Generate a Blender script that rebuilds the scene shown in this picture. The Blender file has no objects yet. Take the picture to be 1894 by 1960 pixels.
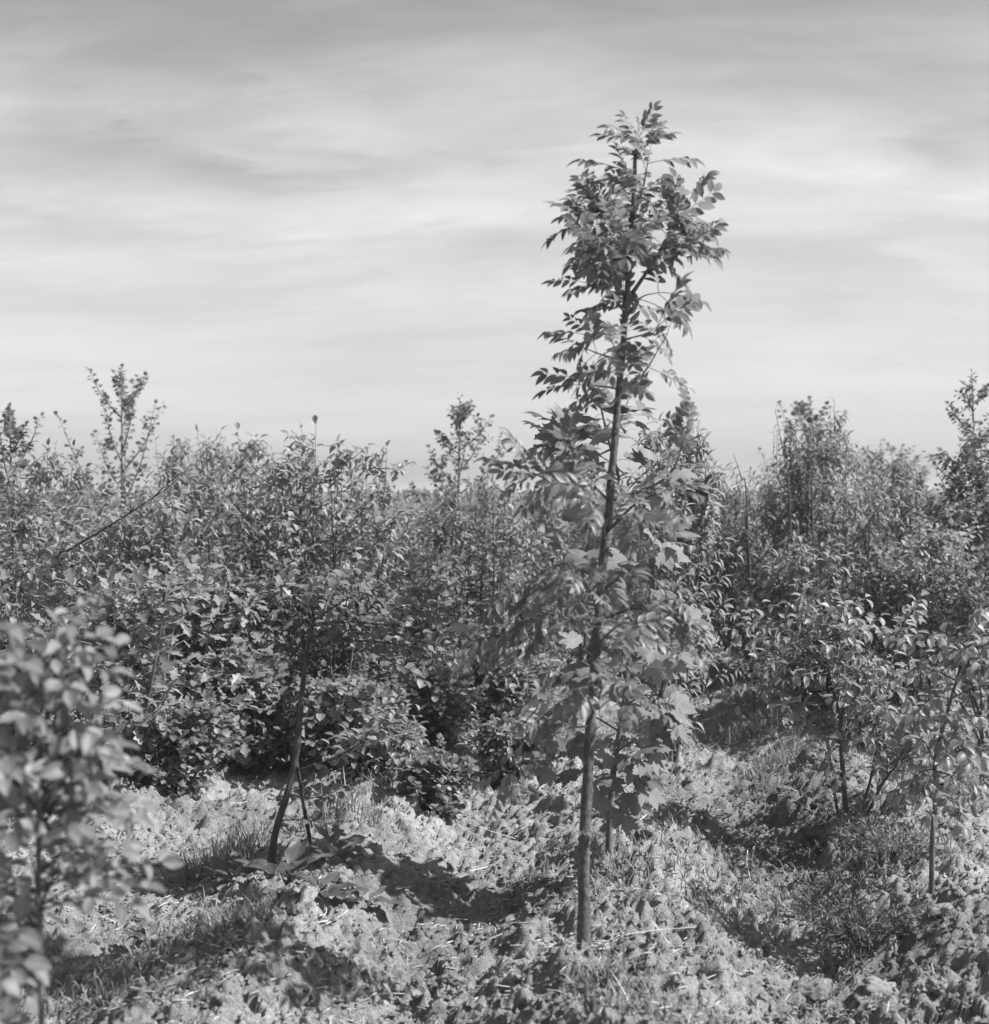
import bpy, math, random
import numpy as np
from mathutils import Vector, Matrix

# ------------------------------------------------------------------ camera, sky, sun, exposure
scene = bpy.context.scene
COL = scene.collection
H = 1.30                      # eye height above the soil
FPX, CX, CY = 2536.0, 947.0, 980.0
PITCH = math.atan(35 / FPX)

cam_d = bpy.data.cameras.new('camera')
cam = bpy.data.objects.new('camera', cam_d); COL.objects.link(cam)
cam.location = (0, 0, H); cam.rotation_euler = (math.pi / 2 - PITCH, 0, 0)
cam_d.sensor_fit = 'HORIZONTAL'; cam_d.sensor_width = 56.0; cam_d.lens = 75.0
cam_d.clip_start = 0.05; cam_d.clip_end = 3000
cam_d.dof.use_dof = True; cam_d.dof.focus_distance = 5.0; cam_d.dof.aperture_fstop = 5.6
scene.camera = cam

SUN_EL, SUN_AZ = 47.0, 101.0    # azimuth measured from +Y (view) towards +X (right)
world = bpy.data.worlds.new("World"); scene.world = world; world.use_nodes = True
wn, wl = world.node_tree.nodes, world.node_tree.links
wn.clear()
def N(t, **k):
    n = wn.new(t)
    for a, b in k.items(): setattr(n, a, b)
    return n
w_out = N('ShaderNodeOutputWorld'); w_bg = N('ShaderNodeBackground'); wl.new(w_bg.outputs[0], w_out.inputs[0])
w_bg.inputs['Strength'].default_value = 0.098
sky = N('ShaderNodeTexSky', sky_type='NISHITA', sun_disc=False)
sky.sun_elevation = math.radians(SUN_EL); sky.sun_rotation = math.radians(SUN_AZ)
sky.air_density = 1.0; sky.dust_density = 2.0; sky.ozone_density = 1.0
bw = N('ShaderNodeRGBToBW'); wl.new(sky.outputs[0], bw.inputs[0])
tc = N('ShaderNodeTexCoord'); sep = N('ShaderNodeSeparateXYZ'); wl.new(tc.outputs['Generated'], sep.inputs[0])
def M(op, a, b=None, c=None, clamp=False):
    n = N('ShaderNodeMath', operation=op, use_clamp=clamp)
    for i, v in enumerate((a, b, c)):
        if v is None: continue
        if isinstance(v, (int, float)): n.inputs[i].default_value = v
        else: wl.new(v, n.inputs[i])
    return n.outputs[0]
dx, dy, dz = sep.outputs
zz = M('ADD', M('MAXIMUM', dz, 0.0), 0.16)
px = M('DIVIDE', dx, zz); py = M('DIVIDE', dy, zz)
comb = N('ShaderNodeCombineXYZ'); wl.new(M('MULTIPLY', px, 0.62), comb.inputs[0]); wl.new(M('MULTIPLY', py, 1.25), comb.inputs[1])
n1 = N('ShaderNodeTexNoise'); wl.new(comb.outputs[0], n1.inputs['Vector'])
n1.inputs['Scale'].default_value = 1.15; n1.inputs['Detail'].default_value = 8; n1.inputs['Roughness'].default_value = 0.6; n1.inputs['Distortion'].default_value = 0.5
comb2 = N('ShaderNodeCombineXYZ'); wl.new(M('MULTIPLY', px, 0.35), comb2.inputs[0]); wl.new(M('ADD', M('MULTIPLY', py, 1.9), M('MULTIPLY', px, 0.35)), comb2.inputs[1]); comb2.inputs[2].default_value = 4.7
n2 = N('ShaderNodeTexNoise'); wl.new(comb2.outputs[0], n2.inputs['Vector'])
n2.inputs['Scale'].default_value = 2.6; n2.inputs['Detail'].default_value = 9; n2.inputs['Roughness'].default_value = 0.66; n2.inputs['Distortion'].default_value = 0.3
cl = M('ADD', M('MULTIPLY', n1.outputs[0], 0.7), M('MULTIPLY', n2.outputs[0], 0.3))
cl = M('SUBTRACT', cl, 0.5)
# thin veil of high cloud, thickest low in the sky, with drawn-out streaks in it
ramp = N('ShaderNodeFloatCurve'); crv = ramp.mapping.curves[0]
crv.points[0].location = (0, .50); crv.points[1].location = (1, .26)
for q in ((.05, .52), (.12, .56), (.23, .57), (.29, .43), (.35, .25), (.5, .20)): crv.points.new(*q)
ramp.mapping.update(); wl.new(M('MAXIMUM', dz, 0.0), ramp.inputs['Value'])
veil = M('MULTIPLY', ramp.outputs[0], 3.0)
ymax = M('MAXIMUM', dy, 0.05)
cu = M('DIVIDE', dx, ymax); cv = M('DIVIDE', dz, ymax)
wob = M('MULTIPLY', M('SUBTRACT', n2.outputs[0], 0.5), 0.22); wob2 = M('MULTIPLY', M('SUBTRACT', n1.outputs[0], 0.5), 0.09)
cu2 = M('ADD', cu, wob); cv2 = M('ADD', cv, wob2)
streaks = None
for bx, by, sx, sy, amp, tilt in ((200, 275, 300, 50, -.50, .05), (500, 348, 190, 22, -.38, .02), (760, 292, 190, 22, -.34, .05), (500, 302, 150, 18, .32, .08), (470, 412, 360, 36, .50, .06),
        (930, 385, 260, 60, .28, 0), (1480, 315, 400, 80, .60, .08), (1050, 150, 380, 70, .22, 0), (1885, 375, 70, 45, .6, 0), (1840, 300, 100, 38, -.75, -.2), (1680, 120, 330, 90, -.42, .1),
        (1060, 345, 70, 14, -.25, 0), (80, 432, 240, 16, -.3, .03), (600, 455, 300, 14, -.18, .02), (1650, 345, 160, 30, .3, 0), (250, 120, 420, 60, -.12, .1)):
    u0, v0 = (bx - 947) / 2536, (945 - by) / 2536
    du = M('SUBTRACT', cu2, u0); dv = M('ADD', M('SUBTRACT', cv2, v0), M('MULTIPLY', du, tilt))
    e = M('ADD', M('POWER', M('ABSOLUTE', M('DIVIDE', du, sx / 2536)), 2.0), M('POWER', M('ABSOLUTE', M('DIVIDE', dv, sy / 2536)), 2.0))
    g = M('MULTIPLY', M('EXPONENT', M('MULTIPLY', e, -1.0)), amp)
    streaks = g if streaks is None else M('ADD', streaks, g)
c3 = N('ShaderNodeCombineXYZ'); wl.new(M('MULTIPLY', cu2, 5.0), c3.inputs[0]); wl.new(M('ADD', M('MULTIPLY', cv2, 15.0), M('MULTIPLY', cu, 1.2)), c3.inputs[1]); c3.inputs[2].default_value = 2.3
n3 = N('ShaderNodeTexNoise'); wl.new(c3.outputs[0], n3.inputs['Vector']); n3.inputs['Scale'].default_value = 1.3; n3.inputs['Detail'].default_value = 8; n3.inputs['Roughness'].default_value = 0.62; n3.inputs['Distortion'].default_value = 0.3
fluff = N('ShaderNodeMapRange', interpolation_type='SMOOTHSTEP'); wl.new(n3.outputs[0], fluff.inputs[0]); fluff.inputs[1].default_value = .38; fluff.inputs[2].default_value = .66
band = M('EXPONENT', M('MULTIPLY', M('POWER', M('ABSOLUTE', M('DIVIDE', M('SUBTRACT', cv, .24), .11)), 2.0), -1.0))
streaks = M('ADD', streaks, M('MULTIPLY', M('SUBTRACT', fluff.outputs[0], .5), M('ADD', M('MULTIPLY', band, .36), .08)))
streaks = M('MULTIPLY', streaks, M('GREATER_THAN', dy, 0.06))
val = M('ADD', M('ADD', M('ADD', M('MULTIPLY', bw.outputs[0], 0.55), veil), M('MULTIPLY', cl, M('ADD', M('MULTIPLY', M('MINIMUM', M('MAXIMUM', dz, 0.0), 0.2), 15.0), 0.6))), streaks)
val = M('MAXIMUM', val, 0.3)
wl.new(val, w_bg.inputs['Color'])

sun_d = bpy.data.lights.new('sun', 'SUN'); sun_d.energy = 5.0; sun_d.angle = math.radians(0.55)
sun_d.color = (1, 1, 1)       # black-and-white photograph: neutral light
sun = bpy.data.objects.new('sun', sun_d); COL.objects.link(sun)
sv = Vector((math.sin(math.radians(SUN_AZ)) * math.cos(math.radians(SUN_EL)), math.cos(math.radians(SUN_AZ)) * math.cos(math.radians(SUN_EL)), math.sin(math.radians(SUN_EL))))
sun.rotation_euler = sv.to_track_quat('Z', 'Y').to_euler(); sun.location = sv * 50

scene.view_settings.view_transform = 'Standard'; scene.view_settings.look = 'None'
scene.view_settings.gamma = 1.0; scene.view_settings.use_curve_mapping = False
scene.view_settings.exposure = 1.05
scene.render.engine = 'CYCLES'
scene.cycles.max_bounces = 6; scene.cycles.diffuse_bounces = 3; scene.cycles.glossy_bounces = 2
scene.cycles.transmission_bounces = 4; scene.cycles.transparent_max_bounces = 4

# ------------------------------------------------------------------ helpers
rng = random.Random(7)
SP, CP = math.sin(PITCH), math.cos(PITCH)
def at(px_, py_, y):
    """world point at distance y in front of the camera that projects to photo pixel (1894 x 1960 grid)"""
    v = (CY - py_) / FPX; u = (px_ - CX) / FPX
    t = y / (CP + v * SP)
    return Vector((u * t, y, H + t * (v * CP - SP)))

def hsh(ix, iy, seed):
    h = (ix.astype(np.int64) * 374761393 + iy.astype(np.int64) * 668265263 + seed * 974634777) & 0xFFFFFFFF
    h = ((h ^ (h >> 13)) * 1274126177) & 0xFFFFFFFF
    h = h ^ (h >> 16)
    return (h & 0xFFFFFF) / float(0x1000000)
def vnoise(x, y, seed):
    ix = np.floor(x); iy = np.floor(y); fx = x - ix; fy = y - iy
    fx = fx * fx * (3 - 2 * fx); fy = fy * fy * (3 - 2 * fy)
    a = hsh(ix, iy, seed); b = hsh(ix + 1, iy, seed); c = hsh(ix, iy + 1, seed); d = hsh(ix + 1, iy + 1, seed)
    return (a * (1 - fx) + b * fx) * (1 - fy) + (c * (1 - fx) + d * fx) * fy
def fbm(x, y, seed, o=3):
    s = 0; a = 0.5; n = 0
    for k in range(o):
        s = s + a * vnoise(x, y, seed + k * 17); n += a; a *= 0.5; x = x * 2.03 + 3.1; y = y * 2.03 + 1.7
    return s / n
def worley(x, y, seed):
    ix = np.floor(x); iy = np.floor(y)
    best = np.full(x.shape, 9.0); rid = np.zeros(x.shape)
    for ox in (-1, 0, 1):
        for oy in (-1, 0, 1):
            jx = ix + ox; jy = iy + oy
            qx = jx + hsh(jx, jy, seed); qy = jy + hsh(jx, jy, seed + 5)
            d = np.sqrt((x - qx) ** 2 + (y - qy) ** 2)
            m = d < best
            best = np.where(m, d, best); rid = np.where(m, hsh(jx, jy, seed + 9), rid)
    return best, rid

ROWT = math.tan(math.radians(3.05))
def ground_h(x, y):
    x = np.asarray(x, float); y = np.asarray(y, float)
    u = x - ROWT * y
    u = u + 0.10 * (fbm(x * 0.9, y * 0.9, 3) - 0.5) * 2
    near = np.clip(1.0 - (np.abs(y) - 4) / 14.0, 0.25, 1)
    rid = 0.095 * np.cos(2 * np.pi * (u - 0.20) / 1.04) * (0.55 + 0.9 * fbm(x * 0.7 + 9, y * 0.7, 11))
    low = 0.10 * (fbm(x * 1.7, y * 1.7, 21, 3) - 0.5)
    return rid * near + low * near - 0.03
def ground_detail(x, y):
    wx = x + 0.09 * (vnoise(x * 8, y * 8, 51) - 0.5) + 0.04 * (vnoise(x * 26, y * 26, 53) - 0.5)
    wy = y + 0.09 * (vnoise(x * 8, y * 8, 52) - 0.5) + 0.04 * (vnoise(x * 26, y * 26, 54) - 0.5)
    d, r = worley(wx / 0.17, wy / 0.17, 31)
    cover = np.clip((fbm(x * 1.3, y * 1.3, 41) - 0.36) * 4.0, 0.15, 1)
    c1 = np.clip(1 - (d / 0.60) ** 3, 0, 1) ** .7 * np.clip(r * 1.7 - 0.5, 0, 1) * 0.048
    d, r = worley(wx / 0.075 + 7, wy / 0.075, 32)
    c2 = np.clip(1 - (d / 0.60) ** 3, 0, 1) ** .7 * np.clip(r * 1.5 - 0.35, 0, 1) * 0.026
    d, r = worley(x / 0.032 + 3, y / 0.032, 33)
    c3 = np.sqrt(np.clip(1 - (d / 0.65) ** 2, 0, 1)) * r * 0.017
    rough = .5 + .9 * fbm(x / .035, y / .035, 61, 2)
    rdg = 1 - np.abs(2 * fbm(x / .07, y / .07, 62, 3) - 1)
    pit = np.clip(fbm(x / .055 + 5, y / .055, 63, 2) - .60, 0, 1) * -.17
    c4 = (vnoise(x / 0.012, y / 0.012, 34) - 0.5) * 0.011 + (vnoise(x / 0.026, y / 0.026, 35) - 0.5) * 0.024
    big = 1.0 + .25 * np.clip((y - 4.5) / 2, 0, 1)
    return (c1 * big + c2) * cover * rough + c3 + c4 + .022 * (rdg - .75) + pit
def vnoise3(x, y, z, seed):
    iz = np.floor(z).astype(np.int64); f = z - iz; f = f * f * (3 - 2 * f)
    return vnoise(x, y, seed + iz * 7) * (1 - f) + vnoise(x, y, seed + (iz + 1) * 7) * f
def gz(x, y):
    return float(ground_h(np.array([x]), np.array([y]))[0])

def ghit(px_, py_):
    """distance at which the line of sight through a photo pixel meets the soil"""
    y = 2.2
    while y < 12:
        p = at(px_, py_, y)
        if p.z <= gz(p.x, y) + .012: return y
        y += .01
    return y
def new_mesh(name, V, F, mat, smooth=True, A=None):
    V = np.asarray(V, np.float32).reshape(-1, 3); F = np.asarray(F, np.int32).reshape(-1, 3)
    me = bpy.data.meshes.new(name)
    me.vertices.add(len(V)); me.vertices.foreach_set('co', V.ravel())
    me.loops.add(F.size); me.loops.foreach_set('vertex_index', F.ravel())
    me.polygons.add(len(F)); me.polygons.foreach_set('loop_start', np.arange(0, F.size, 3, dtype=np.int32))
    me.polygons.foreach_set('use_smooth', np.full(len(F), smooth))
    me.materials.append(mat); me.update(calc_edges=True)
    if A is not None: me.attributes.new('rib', 'FLOAT', 'POINT').data.foreach_set('value', np.asarray(A, np.float32))
    return me
class Acc:
    def __init__(s): s.V = []; s.F = []; s.A = []; s.n = 0
    def add(s, V, F, A=None):
        s.V.append(V); s.F.append(F + s.n); s.n += len(V); s.A.append(np.zeros(len(V)) if A is None else A)
    def mesh(s, name, mat, smooth=True):
        return new_mesh(name, np.concatenate(s.V), np.concatenate(s.F), mat, smooth, np.concatenate(s.A))
def link(name, me, parent=None, M_=None):
    o = bpy.data.objects.new(name, me); COL.objects.link(o)
    if parent: o.parent = parent
    if M_ is not None: o.matrix_basis = M_
    return o
def tag(o, label=None, cat=None, group=None, kind=None):
    if label: o['label'] = label
    if cat: o['category'] = cat
    if group: o['group'] = group
    if kind: o['kind'] = kind
    return o

def catmull(P, n):
    P = [Vector(p) for p in P]
    if len(P) == 2:
        return [P[0].lerp(P[1], i / n) for i in range(n + 1)]
    Q = [P[0] * 2 - P[1]] + P + [P[-1] * 2 - P[-2]]
    out = []
    seg = len(P) - 1
    for i in range(n + 1):
        f = i / n * seg; k = min(int(f), seg - 1); t = f - k
        a, b, c, d = Q[k], Q[k + 1], Q[k + 2], Q[k + 3]
        out.append(0.5 * ((2 * b) + (c - a) * t + (2 * a - 5 * b + 4 * c - d) * t * t + (3 * b - a - 3 * c + d) * t ** 3))
    return out
def tube(P, R, n=6, wob=0.0, cap=True):
    """tapered tube along P with radii R"""
    m = len(P); V = []; F = []
    for i, p in enumerate(P):
        t = (P[min(i + 1, m - 1)] - P[max(i - 1, 0)]).normalized()
        a = t.orthogonal() if i == 0 else (prev - t * prev.dot(t))
        a.normalize(); prev = a; b = t.cross(a)
        for k in range(n):
            th = 2 * math.pi * k / n
            r = R[i] * (1 + wob * (rng.random() - .5))
            V.append(p + a * (math.cos(th) * r) + b * (math.sin(th) * r))
    for i in range(m - 1):
        for k in range(n):
            a_, b_ = i * n + k, i * n + (k + 1) % n
            F.append((a_, b_, b_ + n)); F.append((a_, b_ + n, a_ + n))
    if cap:
        V.append(P[-1]); e = len(V) - 1
        for k in range(n): F.append(((m - 1) * n + k, (m - 1) * n + (k + 1) % n, e))
    return np.array([tuple(v) for v in V]), np.array(F)

# ------------------------------------------------------------------ materials
def mat_new(name):
    m = bpy.data.materials.new(name); m.use_nodes = True
    nt = m.node_tree; nt.nodes.clear()
    return m, nt, nt.nodes, nt.links
def g3(v): return (v, v, v, 1)
def leaf_mat(name, base, under, trans=0.35, rough=0.42, var=0.35, spec=0.5):
    m, nt, n, l = mat_new(name)
    out = n.new('ShaderNodeOutputMaterial'); geo = n.new('ShaderNodeNewGeometry'); oi = n.new('ShaderNodeObjectInfo')
    add = n.new('ShaderNodeMath'); add.operation = 'ADD'; l.new(oi.outputs['Random'], add.inputs[0]); l.new(geo.outputs['Random Per Island'], add.inputs[1])
    fr = n.new('ShaderNodeMath'); fr.operation = 'FRACT'; l.new(add.outputs[0], fr.inputs[0])
    mr = n.new('ShaderNodeMapRange'); l.new(fr.outputs[0], mr.inputs[0]); mr.inputs[3].default_value = 1 - var; mr.inputs[4].default_value = 1 + var
    nz = n.new('ShaderNodeTexNoise'); nz.inputs['Scale'].default_value = 55; nz.inputs['Detail'].default_value = 3
    gp = n.new('ShaderNodeMapRange'); l.new(nz.outputs[0], gp.inputs[0]); gp.inputs[3].default_value = 0.75; gp.inputs[4].default_value = 1.25
    mul = n.new('ShaderNodeMath'); mul.operation = 'MULTIPLY'; l.new(mr.outputs[0], mul.inputs[0]); l.new(gp.outputs[0], mul.inputs[1])
    bf = n.new('ShaderNodeMapRange'); l.new(geo.outputs['Backfacing'], bf.inputs[0]); bf.inputs[3].default_value = base; bf.inputs[4].default_value = under
    col = n.new('ShaderNodeMath'); col.operation = 'MULTIPLY'; l.new(bf.outputs[0], col.inputs[0]); l.new(mul.outputs[0], col.inputs[1])
    at_ = n.new('ShaderNodeAttribute'); at_.attribute_name = 'rib'
    pw = n.new('ShaderNodeMath'); pw.operation = 'POWER'; l.new(at_.outputs['Fac'], pw.inputs[0]); pw.inputs[1].default_value = 7
    vm = n.new('ShaderNodeMath'); vm.operation = 'MULTIPLY_ADD'; l.new(pw.outputs[0], vm.inputs[0]); vm.inputs[1].default_value = .55; vm.inputs[2].default_value = .94
    c2 = n.new('ShaderNodeMath'); c2.operation = 'MULTIPLY'; l.new(col.outputs[0], c2.inputs[0]); l.new(vm.outputs[0], c2.inputs[1]); col = c2
    p = n.new('ShaderNodeBsdfPrincipled'); l.new(col.outputs[0], p.inputs['Base Color'])
    p.inputs['Roughness'].default_value = rough; p.inputs['Specular IOR Level'].default_value = spec
    rg = n.new('ShaderNodeMapRange'); l.new(geo.outputs['Backfacing'], rg.inputs[0]); rg.inputs[3].default_value = rough; rg.inputs[4].default_value = 0.75; l.new(rg.outputs[0], p.inputs['Roughness'])
    tr = n.new('ShaderNodeBsdfTranslucent'); tm = n.new('ShaderNodeMath'); tm.operation = 'MULTIPLY'; l.new(mul.outputs[0], tm.inputs[0]); tm.inputs[1].default_value = base * 2.5
    l.new(tm.outputs[0], tr.inputs['Color'])
    mx = n.new('ShaderNodeMixShader'); mx.inputs[0].default_value = trans; l.new(p.outputs[0], mx.inputs[1]); l.new(tr.outputs[0], mx.inputs[2])
    l.new(mx.outputs[0], out.inputs[0])
    return m
def plain_mat(name, lo, hi, scale=30, rough=0.85, bump=0.3, stretch=(1, 1, 1), dist=0.01):
    m, nt, n, l = mat_new(name)
    out = n.new('ShaderNodeOutputMaterial'); tcn = n.new('ShaderNodeTexCoord'); mp = n.new('ShaderNodeMapping'); mp.inputs['Scale'].default_value = stretch
    l.new(tcn.outputs['Object'], mp.inputs[0])
    nz = n.new('ShaderNodeTexNoise'); nz.inputs['Scale'].default_value = scale; nz.inputs['Detail'].default_value = 5; l.new(mp.outputs[0], nz.inputs['Vector'])
    mr = n.new('ShaderNodeMapRange'); mr.inputs[1].default_value = .3; mr.inputs[2].default_value = .7; mr.inputs[3].default_value = lo; mr.inputs[4].default_value = hi; l.new(nz.outputs[0], mr.inputs[0])
    p = n.new('ShaderNodeBsdfPrincipled'); p.inputs['Roughness'].default_value = rough; p.inputs['Specular IOR Level'].default_value = 0.25
    l.new(mr.outputs[0], p.inputs['Base Color'])
    b = n.new('ShaderNodeBump'); b.inputs['Strength'].default_value = bump; b.inputs['Distance'].default_value = dist; l.new(nz.outputs[0], b.inputs['Height']); l.new(b.outputs[0], p.inputs['Normal'])
    l.new(p.outputs[0], out.inputs[0])
    return m
def soil_mat(name):
    m, nt, n, l = mat_new(name)
    out = n.new('ShaderNodeOutputMaterial'); tcn = n.new('ShaderNodeNewGeometry')
    def noise(s, d=4, r=.55):
        z = n.new('ShaderNodeTexNoise'); z.inputs['Scale'].default_value = s; z.inputs['Detail'].default_value = d; z.inputs['Roughness'].default_value = r
        l.new(tcn.outputs['Position'], z.inputs['Vector']); return z.outputs[0]
    def mr(x, a, b, c, d):
        q = n.new('ShaderNodeMapRange'); l.new(x, q.inputs[0])
        for i, v in enumerate((a, b, c, d)): q.inputs[i + 1].default_value = v
        return q.outputs[0]
    def mul(a, b):
        q = n.new('ShaderNodeMath'); q.operation = 'MULTIPLY'; l.new(a, q.inputs[0]); l.new(b, q.inputs[1]); return q.outputs[0]
    a = mr(noise(1.3, 6, .6), .36, .64, .152, .272)
    b = mr(noise(38, 5, .6), .3, .7, .62, 1.3)
    c = mr(noise(230, 3, .6), .3, .7, .6, 1.3)
    col = mul(mul(a, b), c)
    p = n.new('ShaderNodeBsdfPrincipled'); p.inputs['Roughness'].default_value = 0.95; p.inputs['Specular IOR Level'].default_value = 0.15
    l.new(col, p.inputs['Base Color'])
    bp = n.new('ShaderNodeBump'); bp.inputs['Strength'].default_value = 0.9; bp.inputs['Distance'].default_value = 0.012
    l.new(noise(130, 6, .65), bp.inputs['Height']); l.new(bp.outputs[0], p.inputs['Normal'])
    l.new(p.outputs[0], out.inputs[0])
    return m
MT = dict(
    soil=soil_mat('soil'),
    ash=leaf_mat('ash_leaf', .115, .19, .34, .48),
    syc=leaf_mat('sycamore_leaf', .10, .17, .34, .45),
    cherry=leaf_mat('cherry_leaf', .145, .24, .40, .47, spec=.6),
    cherryb=leaf_mat('pale_cherry_leaf', .175, .26, .42, .5),
    cherryc=leaf_mat('dark_cherry_leaf', .115, .20, .36, .45),
    narrowb=leaf_mat('pale_narrow_leaf', .155, .24, .40, .5),
    roundb=leaf_mat('pale_alder_leaf', .155, .23, .42, .5),
    oak=leaf_mat('oak_leaf', .165, .25, .42, .48),
    alder=leaf_mat('dark_alder_leaf', .115, .17, .36, .5),
    round=leaf_mat('alder_leaf', .125, .19, .40, .46),
    birch=leaf_mat('birch_leaf', .10, .16, .30, .42),
    poplar=leaf_mat('poplar_leaf', .10, .19, .34, .48),
    narrow=leaf_mat('narrow_leaf', .12, .20, .38, .47, spec=.6),
    beech=leaf_mat('beech_leaf', .155, .22, .48, .50),
    weed=leaf_mat('weed_leaf', .085, .12, .30, .5),
    grass=leaf_mat('grass_blade', .16, .19, .28, .5),
    needle=leaf_mat('needle', .085, .10, .15, .5),
    bark=plain_mat('grey_bark', .07, .15, 60, .85, .5, (1, 1, .25)),
    ashbark=plain_mat('ash_bark', .045, .12, 70, .75, .7, (1, 1, .8), .006),
    twig=plain_mat('dark_twig', .04, .085, 60, .8, .3, (1, 1, .3)),
    straw=plain_mat('dry_straw', .42, .62, 40, .7, .2),
    litter=plain_mat('litter', .20, .42, 9, .8, .1),
    stone=plain_mat('stone', .15, .25, 25, .85, .5),
    clod=soil_mat('clod_soil'),
)

# ------------------------------------------------------------------ ground: one sheet, furrows and clods near the camera
def build_ground():
    ys = [-40, -20, -8, -3, 0, 1.2, 1.9]
    y = 2.25
    while y < 13: ys.append(y); y *= 1.0027
    while y < 60: ys.append(y); y *= 1.04
    ys += [70, 100, 160, 300, 700, 1200]
    s = list(np.linspace(-1, 1, 480))
    s = [-50, -20, -12, -5, -2.6, -1.6, -1.2] + s + [1.2, 1.6, 2.6, 5, 12, 20, 50]
    ys = np.array(ys); s = np.array(s)
    half = 0.40 * np.clip(ys, 2.25, 60) + 0.45
    X = half[:, None] * s[None, :]; Y = np.repeat(ys[:, None], len(s), 1)
    Z = ground_h(X, Y)
    det = ground_detail(X, Y)
    inn = (np.abs(s)[None, :] <= 1.0) & (ys[:, None] > 2.0)
    fade = np.clip((16 - Y) / 6, 0, 1) * inn
    Z = Z + det * fade
    Z = np.where(np.abs(X) > 60, -0.03, Z)
    m, k = Y.shape
    V = np.stack([X, Y, Z], -1).reshape(-1, 3)
    i = np.arange(m - 1)[:, None] * k + np.arange(k - 1)[None, :]
    i = i.ravel()
    F = np.concatenate([np.stack([i, i + 1, i + k + 1], -1), np.stack([i, i + k + 1, i + k], -1)])
    o = link('ground', new_mesh('ground', V, F, MT['soil']))
    tag(o, kind='structure')
build_ground()

def build_haze():
    m, nt, n, l = mat_new('haze'); out = n.new('ShaderNodeOutputMaterial'); v = n.new('ShaderNodeVolumePrincipled')
    v.inputs['Color'].default_value = g3(.95); v.inputs['Density'].default_value = HAZE; v.inputs['Anisotropy'].default_value = .2
    l.new(v.outputs[0], out.inputs['Volume'])
    x0, x1, y0, y1, z0, z1 = -1300, 1300, -60, 1300, -1.3, 3.2
    V = [(x, y, z) for x in (x0, x1) for y in (y0, y1) for z in (z0, z1)]
    F = [(0, 1, 3), (0, 3, 2), (4, 6, 7), (4, 7, 5), (0, 4, 5), (0, 5, 1), (2, 3, 7), (2, 7, 6), (0, 2, 6), (0, 6, 4), (1, 5, 7), (1, 7, 3)]
    tag(link('haze', new_mesh('haze', V, F, m, False)), 'thin summer haze over the plantation', 'haze', kind='stuff')
HAZE = .0018
build_haze()

# ------------------------------------------------------------------ leaf templates (base at origin, +Y along the leaf, +Z upper side)
def t_simple(L=1, W=.45, n=6, fold=.25, curl=.35, a=.9, b=.9, pet=.14, lobes=0, wav=0.0, tw=0.0):
    V = []; F = []
    for i in range(n + 1):
        t = i / n
        w = W / 2 * max(math.sin(math.pi * min(max(t ** a, 0), 1)), 0) ** b
        if lobes: w *= 0.70 + 0.34 * math.cos(2 * math.pi * (t * lobes + .5)) * (1 if .05 < t < .97 else 0)
        w = max(w, .004)
        y = pet + (1 - pet) * t; z = -curl * (y ** 2) * .5
        y2 = y * (1 - .16 * curl * y)
        zz_ = w * fold * 2 + wav * math.sin(t * 9) * w
        for sgn in (-1, 0, 1):
            x = sgn * w; z3 = z + (zz_ if sgn else 0) + sgn * tw * t * w
            V.append((x, y2, z3))
    for i in range(n):
        for c in (0, 1):
            p = i * 3 + c
            F.append((p, p + 1, p + 4)); F.append((p, p + 4, p + 3))
    k = len(V)      # petiole
    V += [(-.008, 0, 0), (.008, 0, 0), (0, pet + .02, -curl * pet ** 2 * .5 - .012)]
    F.append((k, k + 1, k + 2))
    return np.array(V) * L, np.array(F)
def t_sycamore(seed=0, droop=.25, pet=.55):
    r = random.Random(seed)
    half = [(.0, 1.0), (.05, .90), (.12, .86), (.13, .76), (.21, .70), (.19, .60), (.30, .66), (.38, .66), (.50, .74), (.50, .64), (.56, .56), (.49, .50), (.50, .42), (.42, .38), (.52, .34), (.60, .26), (.50, .22), (.40, .10), (.22, .06), (.10, .08)]
    out = [(x * (1 + r.uniform(-.08, .08)), y * (1 + r.uniform(-.05, .05))) for x, y in half]
    left = [(-x * (1 + r.uniform(-.08, .08)), y * (1 + r.uniform(-.05, .05))) for x, y in half[1:]]
    ring = out + [(0, .02)] + left[::-1]
    c = (0, .30); V = []; F = []
    def z(x, y): return -droop * (x * x * 1.2 + max(y - .2, 0) ** 2 * .9) + .12 * abs(x) * (1 + .5 * math.sin(6 * y)) + .03 * math.sin(9 * x + seed)
    V.append((c[0], c[1], z(*c)))
    for f in (.5, 1.0):
        for x, y in ring:
            q = (c[0] + (x - c[0]) * f, c[1] + (y - c[1]) * f); V.append((q[0], q[1], z(*q)))
    m = len(ring)
    for i in range(m):
        j = (i + 1) % m
        F.append((0, 1 + j, 1 + i)); F.append((1 + i, 1 + j, 1 + m + j)); F.append((1 + i, 1 + m + j, 1 + m + i))
    V = np.array(V); F = np.array(F)
    V[:, 1] += pet; V[:, 2] -= .12 * pet
    P = [Vector((0, 0, 0)), Vector((0, pet * .5, .02)), Vector((0, pet + .05, -.12 * pet - .01))]
    tv, tf = tube(P, [.012, .010, .008], 3)
    F2 = np.concatenate([F[:, ::-1], tf + len(V)]); V = np.concatenate([V, tv])
    return V, F2
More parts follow.
